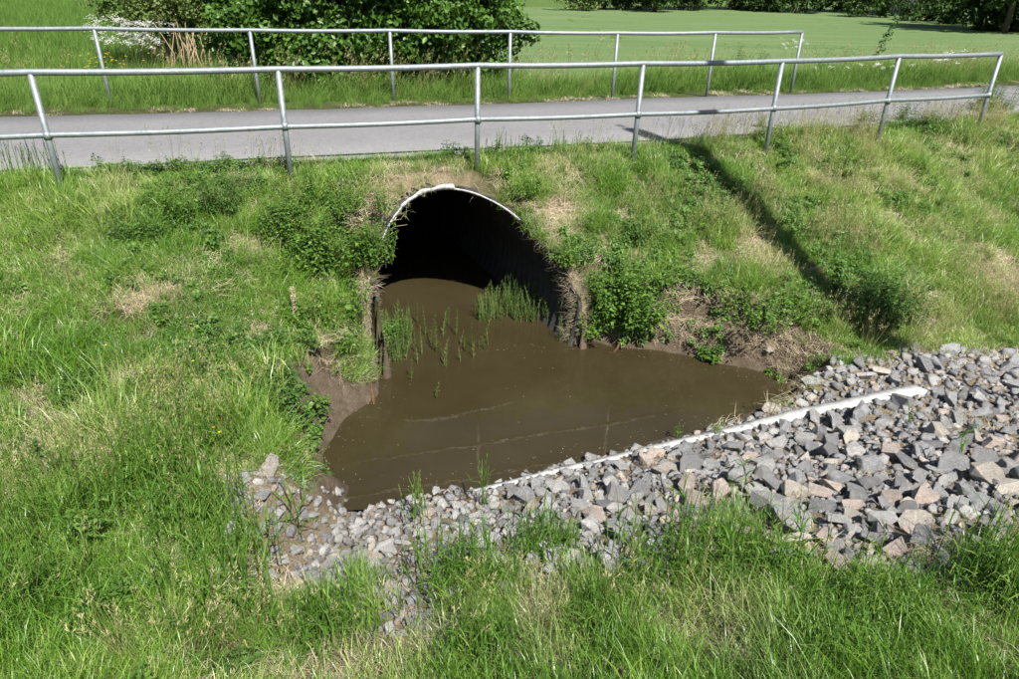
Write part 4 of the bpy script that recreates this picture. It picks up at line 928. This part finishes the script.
# distant wood edge
def far_tree(name, label, px, dist, h, seed, m='tree', bark='bark', tr=.18, lowc=.25, wid=.32, lean=0, group='trees along the far field edge'):
    r = ray(px, 8); k = dist / r.y; x, y = r.x * k, dist; z = float(T(x, y)); o = empty(name, (x, y, z), label, 'tree', group); q = np.random.default_rng(seed)
    link('trunk', build('trunk', [tube([(0, 0, -.3), (lean * .3, 0, h * .25), (lean * .7, 0, h * .55), (lean, 0, h * .9)], [tr, tr * .85, tr * .6, tr * .15], 8)] +
        [tube([(lean * .4, 0, h * u), (math.cos(a) * h * .1, math.sin(a) * h * .1, h * (u + .1)), (math.cos(a) * h * .2, math.sin(a) * h * .2, h * (u + .22))], [tr * .4, tr * .3, tr * .1], 5) for u, a in zip(q.uniform(lowc, .6, 7), q.uniform(0, 6.28, 7))], M[bark]), o)
    C = []
    for _ in range(110):
        d = q.normal(size=3); d /= np.linalg.norm(d); C.append(np.array([lean * .6, 0, h * (.5 + lowc * .5)]) + d * q.uniform(.4, 1) * np.array([h * wid, h * wid, h * (.5 - lowc * .5)]))
    V, F_, A = leaf_cloud(C, q.uniform(.5, 1.1, len(C)) * h * .10, 55, .30, seed, .65); link('crown', mesh_np('crown', V, F_, M[m], {'bl': A}), o); return o
FT = [(655, 62, 9, 'bark', .05, 'low-branched tree behind the far end of the field, near the middle'), (695, 66, 10, 'bark', .12, 'slim dark tree at the far field edge over the right railing bays'), (760, 68, 11, 'bark', .12, 'dark trunk at the far field edge, left of the pale trunks'),
      (792, 66, 10, 'bark', .1, 'second dark trunk left of the pale trunks'), (856, 66, 12, 'pale_bark', .3, 'left one of two pale trunks at the far field edge'), (878, 67, 12, 'pale_bark', .3, 'right one of two pale trunks at the far field edge'),
      (922, 66, 11, 'bark', .22, 'dark trunk just right of the grey shed'), (938, 65, 11, 'pale_bark', .25, 'slanting pale trunk right of the grey shed'), (952, 66, 11, 'pale_bark', .25, 'second slanting pale trunk right of the grey shed'),
      (985, 47, 9, 'bark', .0, 'dark low-hanging tree in the upper right corner'), (1012, 44, 9, 'bark', .0, 'darkest low-hanging tree at the right frame edge'), (1050, 46, 10, 'bark', .0, 'dark tree beyond the right frame edge')]
for k, (px, ds, h, bk, lc, lb) in enumerate(FT): far_tree('field_edge_tree', lb, px, ds, h, 40 + k, 'tree', bk, .16 if bk == 'bark' else .13, lc, .36, (1.2 if 'slanting' in lb else 0))
FB = [(575, 61, 'low pale bush at the far field edge beside the large shrub'), (610, 64, 'dark bush behind the white flowers at the far field edge'), (640, 65, 'dark undergrowth bush left of the low-branched tree'), (675, 66, 'undergrowth bush right of the low-branched tree'), (725, 68, 'undergrowth bush between the slim dark trees'),
      (830, 70, 'dark undergrowth bush left of the pale trunks'), (905, 72, 'undergrowth bush behind the grey shed'), (955, 54, 'dark undergrowth bush at the upper right'), (1000, 47, 'low dark bush under the upper right trees'), (870, 61, 'low dark bush before the pale trunks'), (925, 57, 'low dark bush before the slanting trunks'), (1035, 45, 'low dark bush at the right frame edge'), (760, 67, 'low dark bush under the dark trunks'), (800, 65, 'low dark bush right of the dark trunks')]
for k, (px, ds, lb) in enumerate(FB):
    r = ray(px, 8); kk = ds / r.y; x, y = r.x * kk, ds; z = float(T(x, y)); shrub('field_edge_bush', lb, (x, y, z), [(0, 0, 1.1, 2.3, 1.2, 1.2), (1.2, .2, 1.4, 1.6, 1.2, 1.4)], 60, 60, .22, .5, 'tree' if k else 'willow', 60 + k, 6, 'bark', 'bush')
for k, (px, ds, lb) in enumerate([(22, 95, 'far dark tree over the meadow at the upper left'), (-30, 95, 'far dark tree left of the frame edge'), (190, 120, 'far tree over the meadow beside the pale bush')]): far_tree('meadow_tree', lb, px, ds, 9, 90 + k, 'tree', 'bark', .2, .05, .5, 0, 'far trees over the meadow')
r = ray(897, 8); k = 64 / r.y; x = r.x * k; sh = empty('grey_shed', (x, 64, float(T(x, 64))), 'small dark grey shed between the trunks at the far field edge', 'shed')
def box(x0, x1, y0, y1, z0, z1):
    v = np.array([(a_, b_, c_) for c_ in (z0, z1) for b_ in (y0, y1) for a_ in (x0, x1)]); return v, np.array([(0, 2, 3, 1), (4, 5, 7, 6), (0, 1, 5, 4), (2, 6, 7, 3), (0, 4, 6, 2), (1, 3, 7, 5)]), np.zeros((0, 3), int)
link('wall', build('wall', [box(-1.1, 1.1, -.9, .9, -.2, 2.1)], M['shed'], False), sh)
link('roof', build('roof', [(np.array([(-1.3, -1.1, 2.05), (1.3, -1.1, 2.05), (1.3, 1.1, 2.05), (-1.3, 1.1, 2.05), (-1.3, 0, 2.8), (1.3, 0, 2.8)]), np.array([(0, 1, 5, 4), (2, 3, 4, 5), (0, 3, 2, 1)]), np.array([(0, 4, 3), (1, 2, 5)]))], M['shed'], False), sh)
for k in range(9): link('board', build('board', [box(-1.08 + k * .24, -.86 + k * .24, -.925, -.903, 0, 2.0)], M['shed'], False), sh)

# ------------------------------------------------------------------ shadow caster added right of the frame, for the stripe across the right bank
fx_, fy_ = 5.23, 3.46; fz_ = float(T(fx_, fy_)); fp = empty('added_shadow_caster', (fx_, fy_, fz_), 'added slender shadow caster with a long hanging tube, unseen right of the stones', 'added_shadow_caster')
link('caster_pole', build('caster_pole', [tube([(0, 0, -.3), (0, 0, 5), (0, 0, 10.35 - fz_)], [.024, .022, .018], 12)], M['white_paint']), fp)
link('caster_cap', build('caster_cap', [tube([(0, 0, 10.33 - fz_), (0, 0, 10.37 - fz_), (0, 0, 10.42 - fz_), (0, 0, 10.46 - fz_)], [.01, .045, .045, .01], 12)], M['white_paint']), fp)
pv = []; zt, zb = 10.0 - fz_, 2.95 - fz_  # added tube, its height and width set by the shadow stripe
for i in range(40):
    u = i / 39; zz = zt + (zb - zt) * u
    for k in range(16):
        a_ = 2 * math.pi * k / 16; rad = (.14 + .02 * math.sin(3 * a_ + u * 9) + .012 * math.sin(5 * a_ - u * 23)) * (.9 + .35 * u)
        pv.append((rad * math.cos(a_), rad * math.sin(a_), zz))
a = np.arange(640).reshape(40, 16); q = np.stack([a[:-1], a[1:], np.roll(a, -1, 1)[1:], np.roll(a, -1, 1)[:-1]], -1).reshape(-1, 4)
link('caster_sleeve', mesh_np('caster_sleeve', np.array(pv), q, M['cloth'], None, True), fp)
